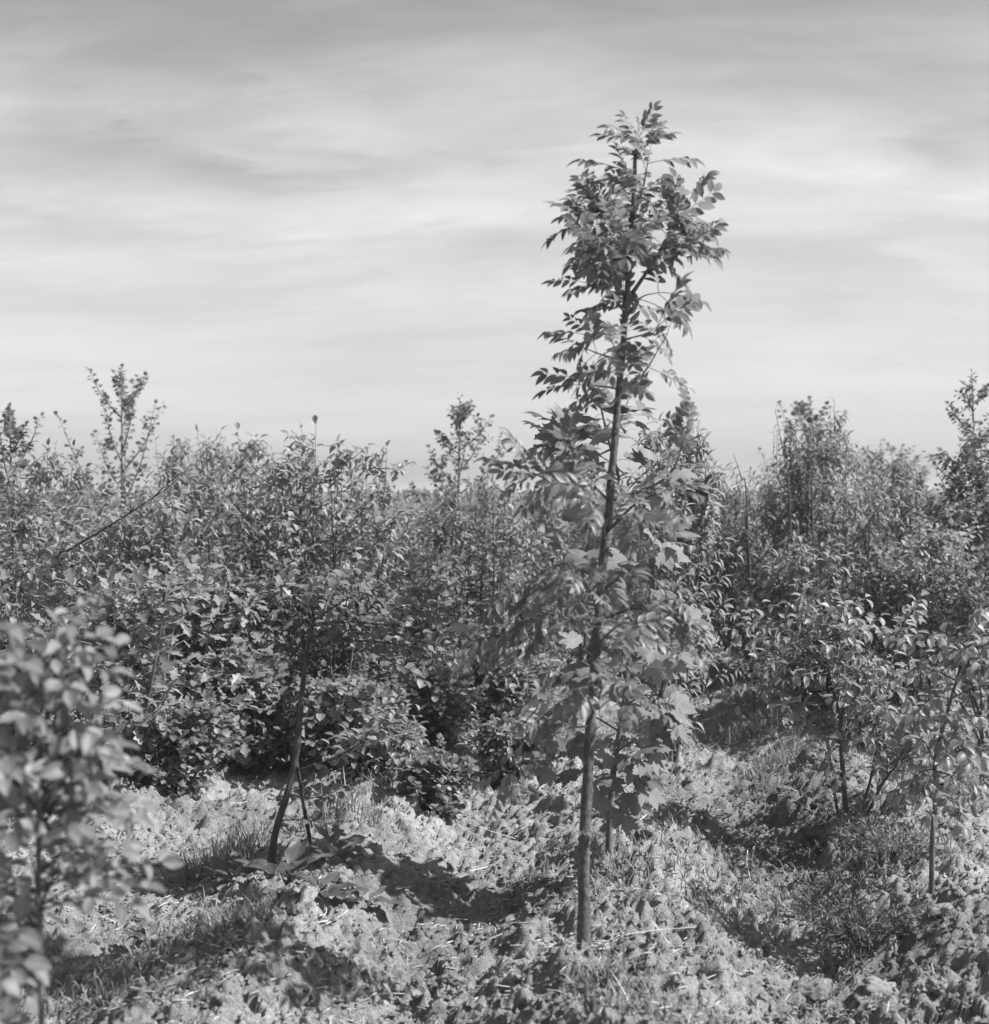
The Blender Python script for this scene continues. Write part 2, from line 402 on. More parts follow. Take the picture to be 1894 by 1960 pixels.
def t_ash(seed, pairs=4, droop=.35, lw=.39):
    """compound leaf: rachis with opposite leaflets and one at the tip, length 1"""
    r = random.Random(seed); acc = Acc()
    def rp(t): return Vector((.04 * math.sin(3 * t + seed), t * (1 - .12 * droop * t), -droop * t * t * .55))
    P = [rp(i / 6 * .86) for i in range(7)]
    tv, tf = tube(P, [.009 - .001 * i for i in range(7)], 3); acc.add(tv, tf)
    def put(t, ang, ln):
        b = rp(t); tv_, tf_ = t_simple(ln, lw + r.uniform(-.05, .05), 5, r.uniform(.1, .35), r.uniform(.2, .8), .85, .85, .06)
        d = (rp(min(t + .05, 1)) - rp(t - .05)).normalized()
        ca = math.cos(ang); sa = math.sin(ang)
        y = Vector((sa, ca * d.y, ca * d.z)) + Vector((0, 0, r.uniform(-.25, .15))); y.normalize()
        z = Vector((r.uniform(-.4, .4), r.uniform(-.2, .3), 1)); z = (z - y * z.dot(y)).normalized(); x = y.cross(z)
        R = np.array([tuple(x), tuple(y), tuple(z)])
        acc.add(tv_ @ R + np.array(tuple(b)), tf_)
    for k in range(pairs):
        t = .30 + .52 * k / (pairs - 1); ln = .36 * (1 - .25 * abs(k - 1.2) / pairs)
        for sgn in (-1, 1): put(t, sgn * r.uniform(.75, 1.1), ln * r.uniform(.85, 1.1))
    put(.86, r.uniform(-.15, .15), .34)
    V = np.concatenate(acc.V); F = np.concatenate(acc.F)
    return V, F
def variants(kind):
    r = random.Random(hash(kind) % 7 if False else len(kind) * 13)
    out = []
    for i in range(6):
        u = r.uniform
        if kind == 'ash': out.append(t_ash(i, 4 if i % 3 else 5, u(.1, .8)))
        elif kind == 'syc': out.append(t_sycamore(i, u(.15, .6), u(.45, .7)))
        elif kind == 'cherry': out.append(t_simple(1, u(.40, .50), 5, u(.25, .55), u(.35, .95), .95, .8, .16, wav=.1))
        elif kind == 'oak': out.append(t_simple(1, u(.58, .70), 8, u(.05, .25), u(.1, .5), 1.25, .7, .07, lobes=2.6))
        elif kind == 'round': out.append(t_simple(1, u(.72, .85), 4, u(.08, .3), u(.05, .5), 1.0, .6, .18))
        elif kind == 'beech': out.append(t_simple(1, u(.46, .60), 6, u(.08, .4), u(.1, .9), .85, .7, .12, wav=.15))
        elif kind == 'birch': out.append(t_simple(1, u(.60, .72), 3, u(.1, .3), u(.1, .5), .75, .7, .2))
        elif kind == 'poplar': out.append(t_simple(1, u(.66, .8), 3, u(.05, .3), u(.05, .4), .78, .65, .25))
        elif kind == 'narrow': out.append(t_simple(1, u(.22, .29), 4, u(.3, .6), u(.5, 1.2), .85, .8, .08))
        elif kind == 'weed': out.append(t_simple(1, u(.30, .42), 3, u(.2, .5), u(.2, .9), .9, .8, .1, wav=.2))
        elif kind == 'dock': out.append(t_simple(1, u(.30, .38), 8, u(.15, .4), u(.2, .7), .85, .7, .2, wav=.35))
    return out
KINDS = ['ash', 'syc', 'cherry', 'oak', 'round', 'beech', 'birch', 'poplar', 'narrow', 'weed', 'dock']
def rib_of(k, V):
    n = len(V); A = np.zeros(n)
    if k == 'syc':
        A[0] = 1
        for j in SYC_RIBS:
            A[1 + j] = 1; A[1 + SYC_M + j] = 1
    elif k == 'ash':
        A[:] = 0
    else:
        A[1:n - 3:3] = 1; A[n - 3:] = 1
    return A
SYC_M = 20 + 1 + 19
SYC_RIBS = [0, 8, 15, 40 - 8, 40 - 15]
LEAFMAT = {k: MT[k] if k in MT else MT['weed'] for k in KINDS + ['alder']}
TPL = {k: [(V, F, rib_of(k, V)) for V, F in variants(k)] for k in KINDS}; TPL['alder'] = TPL['round']; KINDS.append('alder')
for a_, b_ in (('cherry', 'cherryb'), ('cherry', 'cherryc'), ('narrow', 'narrowb'), ('round', 'roundb')): TPL[b_] = TPL[a_]; KINDS.append(b_); LEAFMAT[b_] = MT[b_]
LEAFME = {k: [new_mesh('leaf', V, F, LEAFMAT[k], True, A) for V, F, A in TPL[k]] for k in KINDS}

def frame(pos, d, up, s):
    y = d.normalized(); z = up - y * up.dot(y)
    if z.length < 1e-3: z = y.orthogonal()
    z.normalize(); x = y.cross(z)
    return Matrix(((x.x * s, y.x * s, z.x * s, pos.x), (x.y * s, y.y * s, z.y * s, pos.y), (x.z * s, y.z * s, z.z * s, pos.z), (0, 0, 0, 1)))
def rv(r, a=1.0): return Vector((r.uniform(-a, a), r.uniform(-a, a), r.uniform(-a, a)))

def put_leaves(root, kind, frames, nparts, toward=None):
    """nparts leaves as parts of their own (those nearest the camera), the rest joined as one stuff part"""
    if toward is not None: frames = sorted(frames, key=lambda m: (m.translation - toward).length)
    r = random.Random(len(frames))
    for m in frames[:nparts]: link('leaf', LEAFME[kind][r.randrange(6)], root, m)
    if len(frames) > nparts:
        acc = Acc()
        for m in frames[nparts:]:
            V, F, B = TPL[kind][r.randrange(6)]; A = np.array(m)
            acc.add(V @ A[:3, :3].T + A[:3, 3], F, B)
        tag(link('foliage', acc.mesh('foliage', LEAFMAT[kind]), root), kind='stuff')

def leaf_along(frames, P, r, ln, n, t0=.2, mode='alt', up=Vector((0, 0, 1)), spread=.9, droop=.15, jit=.3, size_tip=.8, upj=.45, wind=Vector((0, 0, 0))):
    """leaves along polyline P"""
    m = len(P) - 1
    for i in range(n):
        t = t0 + (1 - t0) * (i + r.random() * .6) / max(n - .4, 1); t = min(t, 1)
        f = t * m; k = min(int(f), m - 1); p = P[k].lerp(P[k + 1], f - k)
        ax = (P[k + 1] - P[k]).normalized()
        side = ax.cross(up)
        if side.length < .1: side = ax.orthogonal()
        side.normalize(); oth = side.cross(ax)
        if mode == 'alt': angs = [i * 2.4 + r.uniform(-.5, .5)]
        elif mode == 'flat': angs = [(0 if i % 2 else math.pi) + r.uniform(-.5, .5)]
        else: a = (i % 2) * math.pi / 2 + r.uniform(-.3, .3); angs = [a, a + math.pi]
        for a in angs:
            o = side * math.cos(a) + oth * math.sin(a)
            d = ax * (1.15 - spread + .35 * t) + o * spread + Vector((0, 0, -droop)) + wind + rv(r, jit)
            s = ln * r.uniform(.65, 1.15) * (1 - (1 - size_tip) * t)
            frames.append(frame(p, d, up + rv(r, upj) + ax * .3, s))
    p, ax = P[-1], (P[-1] - P[-2]).normalized()
    frames.append(frame(p, ax + rv(r, .3), up + rv(r, .5), ln * .8))

# ------------------------------------------------------------------ generic young shrub / sapling in local coordinates
def gen_shrub(seed, h, r_, kind, ln, stems=4, twigs=60, per=9, clear=.18, upright=.5, shoots=3, shoot_h=.25, rad=.012, shape='bush', lean=(0, 0), top=.75):
    r = random.Random(seed)
    st = []; br = []; frames = []
    stems_p = []
    for j in range(stems):
        a = 2 * math.pi * (j + r.random() * .7) / stems; sp = r.uniform(.25, .75) * r_ if stems > 1 else 0
        hh = h * r.uniform(.86, 1.0) if j else h
        q = Vector((math.cos(a) * sp + lean[0] * hh, math.sin(a) * sp + lean[1] * hh, hh))
        b = Vector((math.cos(a) * .03, math.sin(a) * .03, -.05)) if stems > 1 else Vector((0, 0, -.05))
        mid = b.lerp(q, .5) + Vector((math.cos(a) * sp * .15, math.sin(a) * sp * .15, 0)) + rv(r, .03)
        P = catmull([b, mid, q], 8); R = [rad * r.uniform(.85, 1.1) * (1 - .85 * i / 8) for i in range(9)]
        st.append(tube(P, R, 6)); stems_p.append(P)
        leaf_along(frames, P[5:], r, ln, per, .1, 'alt', droop=.1)
    for k in range(twigs):
        P0 = stems_p[r.randrange(len(stems_p))]
        t = clear + (1 - clear) * (r.random() ** .7) * .97; f = t * 8; i = min(int(f), 7); p = P0[i].lerp(P0[i + 1], f - i)
        rel = (t - clear) / (1 - clear)
        if shape == 'bush': prof = (.55 + .45 * math.sin(math.pi * min(rel * 1.1 + .1, 1))) * (1 - .35 * rel ** 3)
        elif shape == 'cone': prof = (1 - .85 * rel) * (.5 + .5 * min(rel * 4 + .3, 1))
        elif shape == 'column': prof = .9 * (1 - .75 * rel)
        a = r.uniform(0, 2 * math.pi)
        o = Vector((math.cos(a), math.sin(a), 0)); L = r_ * prof * r.uniform(.45, 1.0)
        q = p + o * L + Vector((0, 0, L * upright * r.uniform(.4, 1.5)))
        if shape == 'bush' and q.z > h * .98: q.z = h * r.uniform(.85, .98)
        mid = p.lerp(q, .5) + Vector((0, 0, -.12 * L)) + rv(r, .04 * L)
        P = catmull([p, mid, q], 4)
        br.append(tube(P, [max(rad * .38 * (1 - .8 * n / 4), .0015) for n in range(5)], 3, 0, False))
        leaf_along(frames, P, r, ln, per, .15, 'alt', droop=.15)
    for k in range(shoots):
        a = r.uniform(0, 2 * math.pi); d = r.uniform(0, .6) * r_
        P0 = stems_p[k % len(stems_p)][6]
        p = Vector((math.cos(a) * d * .6, math.sin(a) * d * .6, 0)) + P0
        q = p + Vector((r.uniform(-.07, .07), r.uniform(-.07, .07), shoot_h * r.uniform(.3, 1.0) + h * .2))
        P = catmull([P0, p.lerp(q, .4), q], 5)
        br.append(tube(P, [.0045 - .0007 * i for i in range(6)], 4))
        leaf_along(frames, P, r, ln * .85, int(per * 1.4), .3, 'alt', spread=.7, droop=-.05, size_tip=.5)
    return st, br, frames
def gen_tree(seed, h, r_, kind, ln, nb=16, per=13, rise=1.5, shoots=0, clear=.30, twig=1, rad=.022):
    """single leader with upswept branches, each carrying its own clump of leaves"""
    r = random.Random(seed); br = []; fr = []
    q = Vector((r.uniform(-.06, .06), r.uniform(-.06, .06), h))
    P0 = catmull([Vector((0, 0, -.05)), Vector((r.uniform(-.04, .04), r.uniform(-.04, .04), h * .5)), q], 12)
    st = [tube(P0, [rad * (1 - .85 * i / 12) for i in range(13)], 6)]
    leaf_along(fr, P0[9:], r, ln * .9, per, .25, 'alt', spread=.8, droop=0)
    for k in range(nb):
        t = clear + (.93 - clear) * (k + r.random()) / nb; f = t * 12; i = min(int(f), 11); p = P0[i].lerp(P0[i + 1], f - i)
        rel = (t - clear) / (1 - clear); a = k * 2.4 + r.uniform(-.5, .5)
        L = r_ * (1.02 - .78 * rel) * r.uniform(.65, 1.1)
        e = p + Vector((math.cos(a) * L, math.sin(a) * L, L * rise * r.uniform(.75, 1.2)))
        e.z = min(e.z, h * (.99 if rel > .5 else .93)) if L > .05 else e.z
        m = p.lerp(e, .45) + Vector((math.cos(a), math.sin(a), 0)) * L * .14
        P = catmull([p, m, e], 6)
        br.append(tube(P, [max(rad * .36 * (1 - .8 * n / 6), .0015) for n in range(7)], 4))
        leaf_along(fr, P, r, ln, per, .12, 'alt', spread=.9, droop=.05, jit=.4, upj=.8)
        for w in range(twig):
            j = r.randrange(2, 6); b0 = P[j]; e2 = b0 + Vector((r.uniform(-1, 1), r.uniform(-1, 1), r.uniform(.2, 1.2))) * L * .38
            Q = catmull([b0, b0.lerp(e2, .5), e2], 3); br.append(tube(Q, [.002, .0018, .0015, .001], 3))
            leaf_along(fr, Q, r, ln * .9, max(per // 2, 4), .2, 'alt', spread=.9, jit=.4)
    return st, br, fr
def plant(name, label, cat, loc, gen, kind, nparts=300, group=None, rot=0, bark='bark', stemname='stem', camera_first=True):
    root = bpy.data.objects.new(name, None); COL.objects.link(root)
    root.location = loc; root.rotation_euler = (0, 0, rot); root.empty_display_size = .1
    tag(root, label, cat, group)
    st, br, frames = gen
    for i, (V, F) in enumerate(st): link('trunk' if len(st) == 1 else 'stem', new_mesh('stem', V, F, MT[bark]), root)
    if br:
        acc = Acc()
        for V, F in br: acc.add(V, F)
        tag(link('twigs', acc.mesh('twigs', MT['twig']), root), kind='stuff')
    tw = None
    if camera_first:
        v = Vector((0, 0, H)) - Vector(loc); tw = Matrix.Rotation(-rot, 3, 'Z') @ v
    put_leaves(root, kind, frames, nparts, tw)
    return root
def copy_tree(o, parent=None):
    c = o.copy(); COL.objects.link(c)
    if parent: c.parent = parent
    for ch in o.children: copy_tree(ch, c)
    return c

exec_order = []
# ------------------------------------------------------------------ hero: ash sapling in front, right of the middle
def ash():
    y0 = ghit(1120, 1842); r = random.Random(3); WND = Vector((-.28, 0, .05))
    base = at(1120, 1842, y0); base.z = gz(base.x, base.y) - .02
    root = bpy.data.objects.new('ash_sapling', None); COL.objects.link(root); root.location = base
    tag(root, 'tall slender ash sapling with feathery leaves rising alone into the sky', 'tree')
    w = lambda x, y, dd=0: at(x, y, y0 + dd) - base
    TP = [Vector((0, 0, -.06)), w(1118, 1700), w(1122, 1550), w(1130, 1400), w(1140, 1250), w(1153, 1100), w(1168, 950), w(1180, 800), w(1190, 700), w(1198, 590), w(1206, 480), w(1214, 370), w(1217, 306), w(1223, 266)]
    TP[0].x = 0
    P = catmull(TP, 60); R = [.0172 - .0128 * (i / 60) ** .9 + (.012 * (1 - i / 4) ** 2.5 if i < 4 else 0) for i in range(61)]
    R = [q * (1 + (.10 if i % 7 == 3 else (-.03 if i % 3 == 0 else .02))) for i, q in enumerate(R)]; P = [p + rv(r, .0016) for p in P]
    V, F = tube(P, R, 10, .05); link('trunk', new_mesh('trunk', V, F, MT['ashbark']), root)
    fr = []
    BR = [
        ([(1212, 560, 0), (1245, 517, .02), (1285, 458, .03), (1326, 405, .04)], .0065, 13, .42),
        ([(1240, 522, .02), (1300, 492, -.04), (1325, 472, -.06)], .004, 5, .5),
        ([(1207, 500, 0), (1140, 460, -.05), (1075, 425, -.06)], .005, 7, .15),
        ([(1209, 470, 0), (1150, 410, .06), (1100, 385, .1)], .005, 7, .15),
        ([(1213, 420, 0), (1240, 360, .02), (1256, 300, .03)], .0045, 5, .2),
        ([(1206, 490, 0), (1160, 480, -.1), (1110, 470, -.16)], .004, 6, .2),
        ([(1208, 480, 0), (1150, 430, .04), (1095, 390, .05)], .004, 6, .3),
        ([(1207, 500, 0), (1170, 500, .1), (1120, 500, .16)], .004, 5, .2),
        ([(1205, 500, 0), (1190, 460, -.16), (1180, 420, -.26)], .004, 6, .2),
        ([(1205, 520, 0), (1225, 440, .16), (1240, 400, .26)], .004, 6, .2),
        ([(1200, 600, 0), (1140, 560, -.04), (1080, 545, -.05)], .005, 6, .2),
        ([(1198, 610, 0), (1240, 570, .06), (1290, 560, .08)], .0035, 4, .3),
        ([(1196, 640, 0), (1130, 640, .06), (1075, 640, .08)], .004, 5, .2),
        ([(1192, 690, 0), (1130, 680, -.06), (1065, 665, -.06)], .004, 6, .2),
        ([(1186, 745, 0), (1250, 718, .02), (1320, 640, .03)], .0045, 7, .35),
        ([(1194, 650, 0), (1250, 640, -.1), (1290, 625, -.12)], .003, 3, .4),
        ([(1187, 745, 0), (1140, 740, .04), (1085, 738, .04)], .004, 4, .3),
        ([(1186, 750, 0), (1180, 700, -.15), (1175, 660, -.25)], .004, 4, .3),
        ([(1166, 960, 0), (1290, 915, -.05), (1335, 830, -.08)], .005, 7, .35),
        ([(1164, 990, 0), (1070, 935, -.06), (985, 905, -.10)], .0055, 8, .25),
        ([(1166, 960, 0), (1100, 900, .10), (1060, 850, .12)], .004, 5, .3),
        ([(1160, 1020, 0), (1240, 960, -.1), (1310, 940, -.16)], .005, 6, .25),
        ([(1158, 1040, 0), (1150, 980, -.2), (1130, 930, -.34)], .005, 7, .3),
        ([(1158, 1050, 0), (1180, 1000, .2), (1200, 960, .3)], .005, 6, .3),
        ([(1152, 1110, 0), (1060, 1080, -.06), (965, 1120, -.10)], .005, 8, .25),
        ([(1152, 1130, 0), (1240, 1090, -.05), (1310, 1130, -.08)], .005, 7, .25),
        ([(1146, 1170, 0), (1120, 1120, -.22), (1090, 1100, -.36)], .005, 7, .3),
        ([(1146, 1160, 0), (1090, 1150, .16), (1040, 1160, .26)], .005, 6, .3),
        ([(1143, 1210, 0), (1030, 1175, -.08), (925, 1225, -.14)], .005, 8, .35),
        ([(1144, 1190, 0), (1250, 1165, -.08), (1350, 1215, -.12)], .005, 6, .4),
        ([(1140, 1240, 0), (1190, 1200, -.2), (1230, 1190, -.3)], .004, 5, .3),
        ([(1132, 1350, 0), (1070, 1340, -.05), (1010, 1380, -.08)], .004, 5, .3),
        ([(1132, 1370, 0), (1200, 1330, .04), (1270, 1350, .05)], .004, 5, .3),
        ([(1130, 1390, 0), (1050, 1400, -.1), (990, 1450, -.14), (958, 1482, -.16)], .003, 2, .75),
        ([(1130, 1380, 0), (1150, 1330, -.2), (1160, 1310, -.3)], .004, 4, .3),
    ]
    for pts, rd, n, t0 in BR:
        x0 = pts[0][0]; far = pts[-1][0] - x0
        low_ = pts[0][1] > 850
        k_ = (.82 if low_ else .60) if far < -40 else ((.78 if low_ else .68) if far > 40 else .9)
        if pts[-1] in ((1326, 405, .04), (1325, 472, -.06), (1335, 830, -.08), (925, 1225, -.14), (958, 1482, -.16)): k_ = .88
        pts = [(x0 + (p[0] - x0) * k_,) + tuple(p[1:]) for p in pts]
        Pb = catmull([w(*p) for p in pts], 8)
        V, F = tube(Pb, [rd * (1 - .75 * i / 8) for i in range(9)], 5); link('branch', new_mesh('branch', V, F, MT['ashbark']), root)
        yy = pts[0][1]; dens = .55 if 565 < yy < 800 else (.95 if yy < 565 else .85)
        leaf_along(fr, Pb, r, .158 * (1 + .12 * math.sin(n * 5)), max(2, int(n * dens)), t0, 'opp', spread=.72, droop=.22, jit=.5, size_tip=.75, upj=.95, wind=WND)
    leaf_along(fr, P[27:43], r, .15, 6, .05, 'opp', spread=.9, droop=.12, jit=.5, size_tip=.9, upj=.95, wind=WND)
    leaf_along(fr, P[43:52], r, .175, 9, .0, 'opp', spread=.9, droop=.08, jit=.5, size_tip=.85, upj=1.0, wind=WND)
    leaf_along(fr, P[56:], r, .07, 2, .2, 'opp', spread=.8, droop=.0, jit=.35)
    top = w(1223, 272)
    for d, u, sc in (((-.9, -.1, .25), (0, -.4, 1), .12), ((-.75, -.4, .5), (.3, -.6, .6), .11), ((.75, -.2, .35), (-.2, -.5, .8), .115), ((.35, -.5, .8), (-.4, -.8, .2), .10), ((-.3, .2, .9), (.5, -.8, .1), .10), ((.5, .3, .6), (-.3, -.7, .4), .11)):
        fr.append(frame(top + rv(r, .012), Vector(d), Vector(u), sc))
    fr.append(frame(w(1216, 335), Vector((-1, -.15, .45)), Vector((0, -.3, 1)), .165))
    
    for k in range(4): fr.append(frame(w(1119, 1590), Vector((r.uniform(-1, 1), -.8, r.uniform(-.2, .5))), Vector((0, -.3, 1)), .055))
    # the wind pushes the leaves to the left
    put_leaves(root, 'ash', fr, 300)
    print('ash leaves', len(fr))
ash()

# ------------------------------------------------------------------ sycamore sapling just behind it
def sycamore():
    y0 = ghit(1163, 1645); r = random.Random(11)
    base = at(1163, 1645, y0); base.z = gz(base.x, base.y) - .02
    root = bpy.data.objects.new('sycamore_sapling', None); COL.objects.link(root); root.location = base
    tag(root, 'sycamore sapling with broad lobed leaves close behind the tall ash stem', 'tree')
    w = lambda x, y, dd=0: at(x, y, y0 + dd) - base
    P = catmull([Vector((0, 0, -.06)), w(1172, 1500), w(1195, 1350), w(1210, 1220), w(1205, 1080), w(1190, 940), w(1165, 840), w(1150, 775)], 40)
    V, F = tube(P, [.012 - .0085 * i / 40 for i in range(41)], 8, .05); link('trunk', new_mesh('trunk', V, F, MT['bark']), root)
    fr = []
    BR = [([(1165, 850), (1110, 830), (1075, 810)], 6), ([(1170, 860), (1120, 880), (1080, 870)], 5), ([(1172, 860), (1190, 800), (1200, 775)], 5), ([(1185, 920), (1130, 880, -.1), (1100, 860, -.15)], 4),
          ([(1205, 1060), (1240, 1030, -.1), (1260, 1020, -.14)], 4), ([(1206, 1080), (1150, 1040, -.1), (1130, 1030, -.12)], 4), ([(1190, 950), (1240, 900), (1270, 880)], 4),
          ([(1208, 1180), (1270, 1160, -.05), (1300, 1180, -.08)], 4), ([(1209, 1230), (1250, 1210, -.15), (1270, 1230, -.2)], 4), ([(1205, 1280), (1140, 1260, .1), (1090, 1280, .14)], 4),
          ([(1195, 1350), (1240, 1330, -.1), (1265, 1350, -.15)], 5), ([(1185, 1400), (1130, 1370, .1), (1080, 1390, .1)], 4), ([(1180, 1440), (1210, 1420, -.12), (1225, 1430, -.2)], 3), ([(1178, 1470), (1190, 1450, -.12), (1210, 1440, -.2)], 2),
          ([(1180, 1455), (1205, 1465, -.12), (1222, 1490, -.18)], 2), ([(1174, 1490), (1192, 1510, -.1), (1200, 1530, -.15)], 2),
          ([(1180, 1450), (1110, 1440, .05), (1070, 1450, .1)], 3)]
    for pts, n in BR:
        Pb = catmull([w(*p) for p in pts], 6)
        V, F = tube(Pb, [.004 * (1 - .6 * i / 6) for i in range(7)], 5); link('branch', new_mesh('branch', V, F, MT['bark']), root)
        py0 = pts[-1][1]; s = .11 if py0 < 960 else .118
        k0 = len(fr)
        leaf_along(fr, Pb, r, s, n if py0 > 1150 else n + 1, .2, 'opp', spread=.85, droop=.35, jit=.3, up=Vector((.15, -.45, .8)))
    leaf_along(fr, P[14:], r, .125, 10, .02, 'opp', spread=.95, droop=.35, jit=.3, up=Vector((.15, -.4, .8)))
    put_leaves(root, 'syc', fr, 300); print('syc', len(fr))
sycamore()

# ------------------------------------------------------------------ leaning alder sapling, left of the middle
def leaning():
    y0 = ghit(512, 1660); r = random.Random(5)
    base = at(512, 1657, y0); base.z = gz(base.x, base.y) - .02
    root = bpy.data.objects.new('alder_sapling', None); COL.objects.link(root); root.location = base
    tag(root, 'leaning sapling with bare dark stem and sparse dark crown over the open soil', 'tree')
    w = lambda x, y, dd=0: at(x, y, y0 + dd) - base
    P = catmull([Vector((0, 0, -.06)), w(526, 1600), w(550, 1520), w(568, 1440), w(577, 1340), w(588, 1240), w(600, 1190)], 30)
    V, F = tube(P, [.0138 - .0065 * i / 30 + (.006 * (1 - i / 3) if i < 3 else 0) for i in range(31)], 9, .08); link('trunk', new_mesh('trunk', V, F, MT['twig']), root)
    S = catmull([w(600, 1640, .25), w(585, 1560, .12), w(568, 1455, 0)], 8); S[0].z = gz(base.x + S[0].x, base.y + S[0].y) - base.z - .05
    V, F = tube(S, [.008 - .0003 * i for i in range(9)], 7); link('stem', new_mesh('stem', V, F, MT['twig']), root)
    fr = []
    BR = [([(586, 1265), (625, 1235), (690, 1190, -.1)], .006, 12, .3), ([(598, 1195), (640, 1160), (700, 1130, -.1)], .006, 14, .15), ([(598, 1195), (660, 1190, -.1), (780, 1200, -.15)], .006, 18, .2),
          ([(640, 1225, -.05), (740, 1230, -.12), (850, 1250, -.16)], .005, 18, .25), ([(660, 1160, -.05), (730, 1120), (790, 1090)], .004, 14, .2), ([(700, 1190, -.1), (780, 1160), (850, 1180)], .004, 16, .1),
          ([(600, 1190), (590, 1150, .1), (600, 1120, .15)], .004, 8, .3), ([(620, 1170), (650, 1110, .1), (690, 1070, .2)], .004, 12, .2), ([(700, 1240, -.1), (760, 1270, -.2), (810, 1300, -.25)], .004, 12, .2),
          ([(566, 1475), (640, 1450, -.05), (750, 1390, -.1)], .0035, 9, .3), ([(552, 1518), (600, 1528, -.05), (680, 1500, -.1)], .003, 7, .4), ([(583, 1290), (540, 1260), (500, 1255)], .003, 6, .4),
          ([(575, 1370), (640, 1350, -.1), (720, 1330, -.15)], .003, 9, .3), ([(540, 1570), (590, 1570, -.1), (640, 1580, -.1)], .0025, 5, .5)]
    for pts, rd, n, t0 in BR:
        Pb = catmull([w(*p) for p in pts], 7)
        V, F = tube(Pb, [rd * (1 - .75 * i / 7) for i in range(8)], 5); link('branch', new_mesh('branch', V, F, MT['twig']), root)
        leaf_along(fr, Pb, r, .052, int(n * 2.5), t0, 'alt', spread=.85, droop=.2, jit=.35)
    put_leaves(root, 'alder', fr, 300); print('alder', len(fr))
leaning()

# ------------------------------------------------------------------ right: multi-stemmed cherry and the thin sapling beside it
def multistem():
    y0 = ghit(1625, 1575); r = random.Random(8)
    base = at(1625, 1568, y0); base.z = gz(base.x, base.y) - .02
    root = bpy.data.objects.new('cherry_shrub', None); COL.objects.link(root); root.location = base
    tag(root, 'cherry shrub with several dark bare stems fanning up from one foot', 'shrub')
    w = lambda x, y, dd=0: at(x, y, y0 + dd) - base
    fr = []
    ST = [[Vector((0, 0, -.05)), w(1612, 1450), w(1612, 1360), w(1628, 1300), w(1630, 1200)], [Vector((.01, 0, -.05)), w(1665, 1500), w(1680, 1420, .1), w(1700, 1330, .15), w(1710, 1230, .2)],
          [Vector((.02, 0, -.05)), w(1690, 1500, -.1), w(1740, 1440, -.15), w(1770, 1380, -.2)], [Vector((-.02, 0, -.05)), w(1595, 1500, .1), w(1585, 1420, .15), w(1560, 1330, .2), w(1545, 1240, .2)],
          [w(1612, 1430), w(1570, 1370), w(1540, 1320), w(1500, 1270)], [w(1612, 1370), w(1585, 1320), w(1570, 1250), w(1565, 1180)]]
    for i, pts in enumerate(ST):
        P = catmull(pts, 12); rd = .0115 if i == 0 else .0065
        V, F = tube(P, [rd * (1 - .7 * k / 12) for k in range(13)], 7, .05); link('stem', new_mesh('stem', V, F, MT['twig']), root)
        leaf_along(fr, P[6:], r, .07, 12, .2, 'alt', droop=.2)
        acc = Acc()
        for k in range(26):
            t = r.uniform(.38, 1.0); f = t * 12; j = min(int(f), 11); p = P[j].lerp(P[j + 1], f - j)
            a = r.uniform(0, 6.28); L = r.uniform(.16, .42)
            q = p + Vector((math.cos(a) * L, math.sin(a) * L * .9, r.uniform(-.05, .22)))
            Pb = catmull([p, p.lerp(q, .5) + Vector((0, 0, .02)), q], 4)
            acc.add(*tube(Pb, [.0028 - .0005 * n for n in range(5)], 4)); leaf_along(fr, Pb, r, .066, 11, .15, 'alt', droop=.2)
        link('branch', acc.mesh('branch', MT['twig']), root)
    put_leaves(root, 'cherry', fr, 300, Vector((0, -3, .6))); print('multistem', len(fr))
multistem()
def thin_sapling():
    y0 = ghit(1783, 1715); r = random.Random(18)
    base = at(1783, 1712, y0); base.z = gz(base.x, base.y) - .02
    root = bpy.data.objects.new('bird_cherry_sapling', None); COL.objects.link(root); root.location = base
    tag(root, 'thin single stemmed sapling with drooping leaves at the right edge', 'tree')
    w = lambda x, y, dd=0: at(x, y, y0 + dd) - base
    P = catmull([Vector((0, 0, -.05)), w(1786, 1600), w(1792, 1520), w(1792, 1450), w(1812, 1370), w(1835, 1290), w(1850, 1230)], 24)
    V, F = tube(P, [.0095 - .006 * i / 24 for i in range(25)], 8, .06); link('trunk', new_mesh('trunk', V, F, MT['bark']), root)
    fr = []
    for k in range(34):
        t = r.uniform(.28, 1); f = t * 24; j = min(int(f), 23); p = P[j].lerp(P[j + 1], f - j)
        a = r.uniform(0, 6.28); L = r.uniform(.12, .28) * (1.1 - .3 * t)
        q = p + Vector((math.cos(a) * L, math.sin(a) * L, r.uniform(-.08, .14)))
        Pb = catmull([p, p.lerp(q, .5) + Vector((0, 0, .03)), q], 5)
        V, F = tube(Pb, [.003 - .0004 * n for n in range(6)], 4); link('branch', new_mesh('branch', V, F, MT['twig']), root)
        leaf_along(fr, Pb, r, .062, 14, .15, 'alt', droop=.3)
    put_leaves(root, 'cherry', fr, 300); print('thin', len(fr))
thin_sapling()

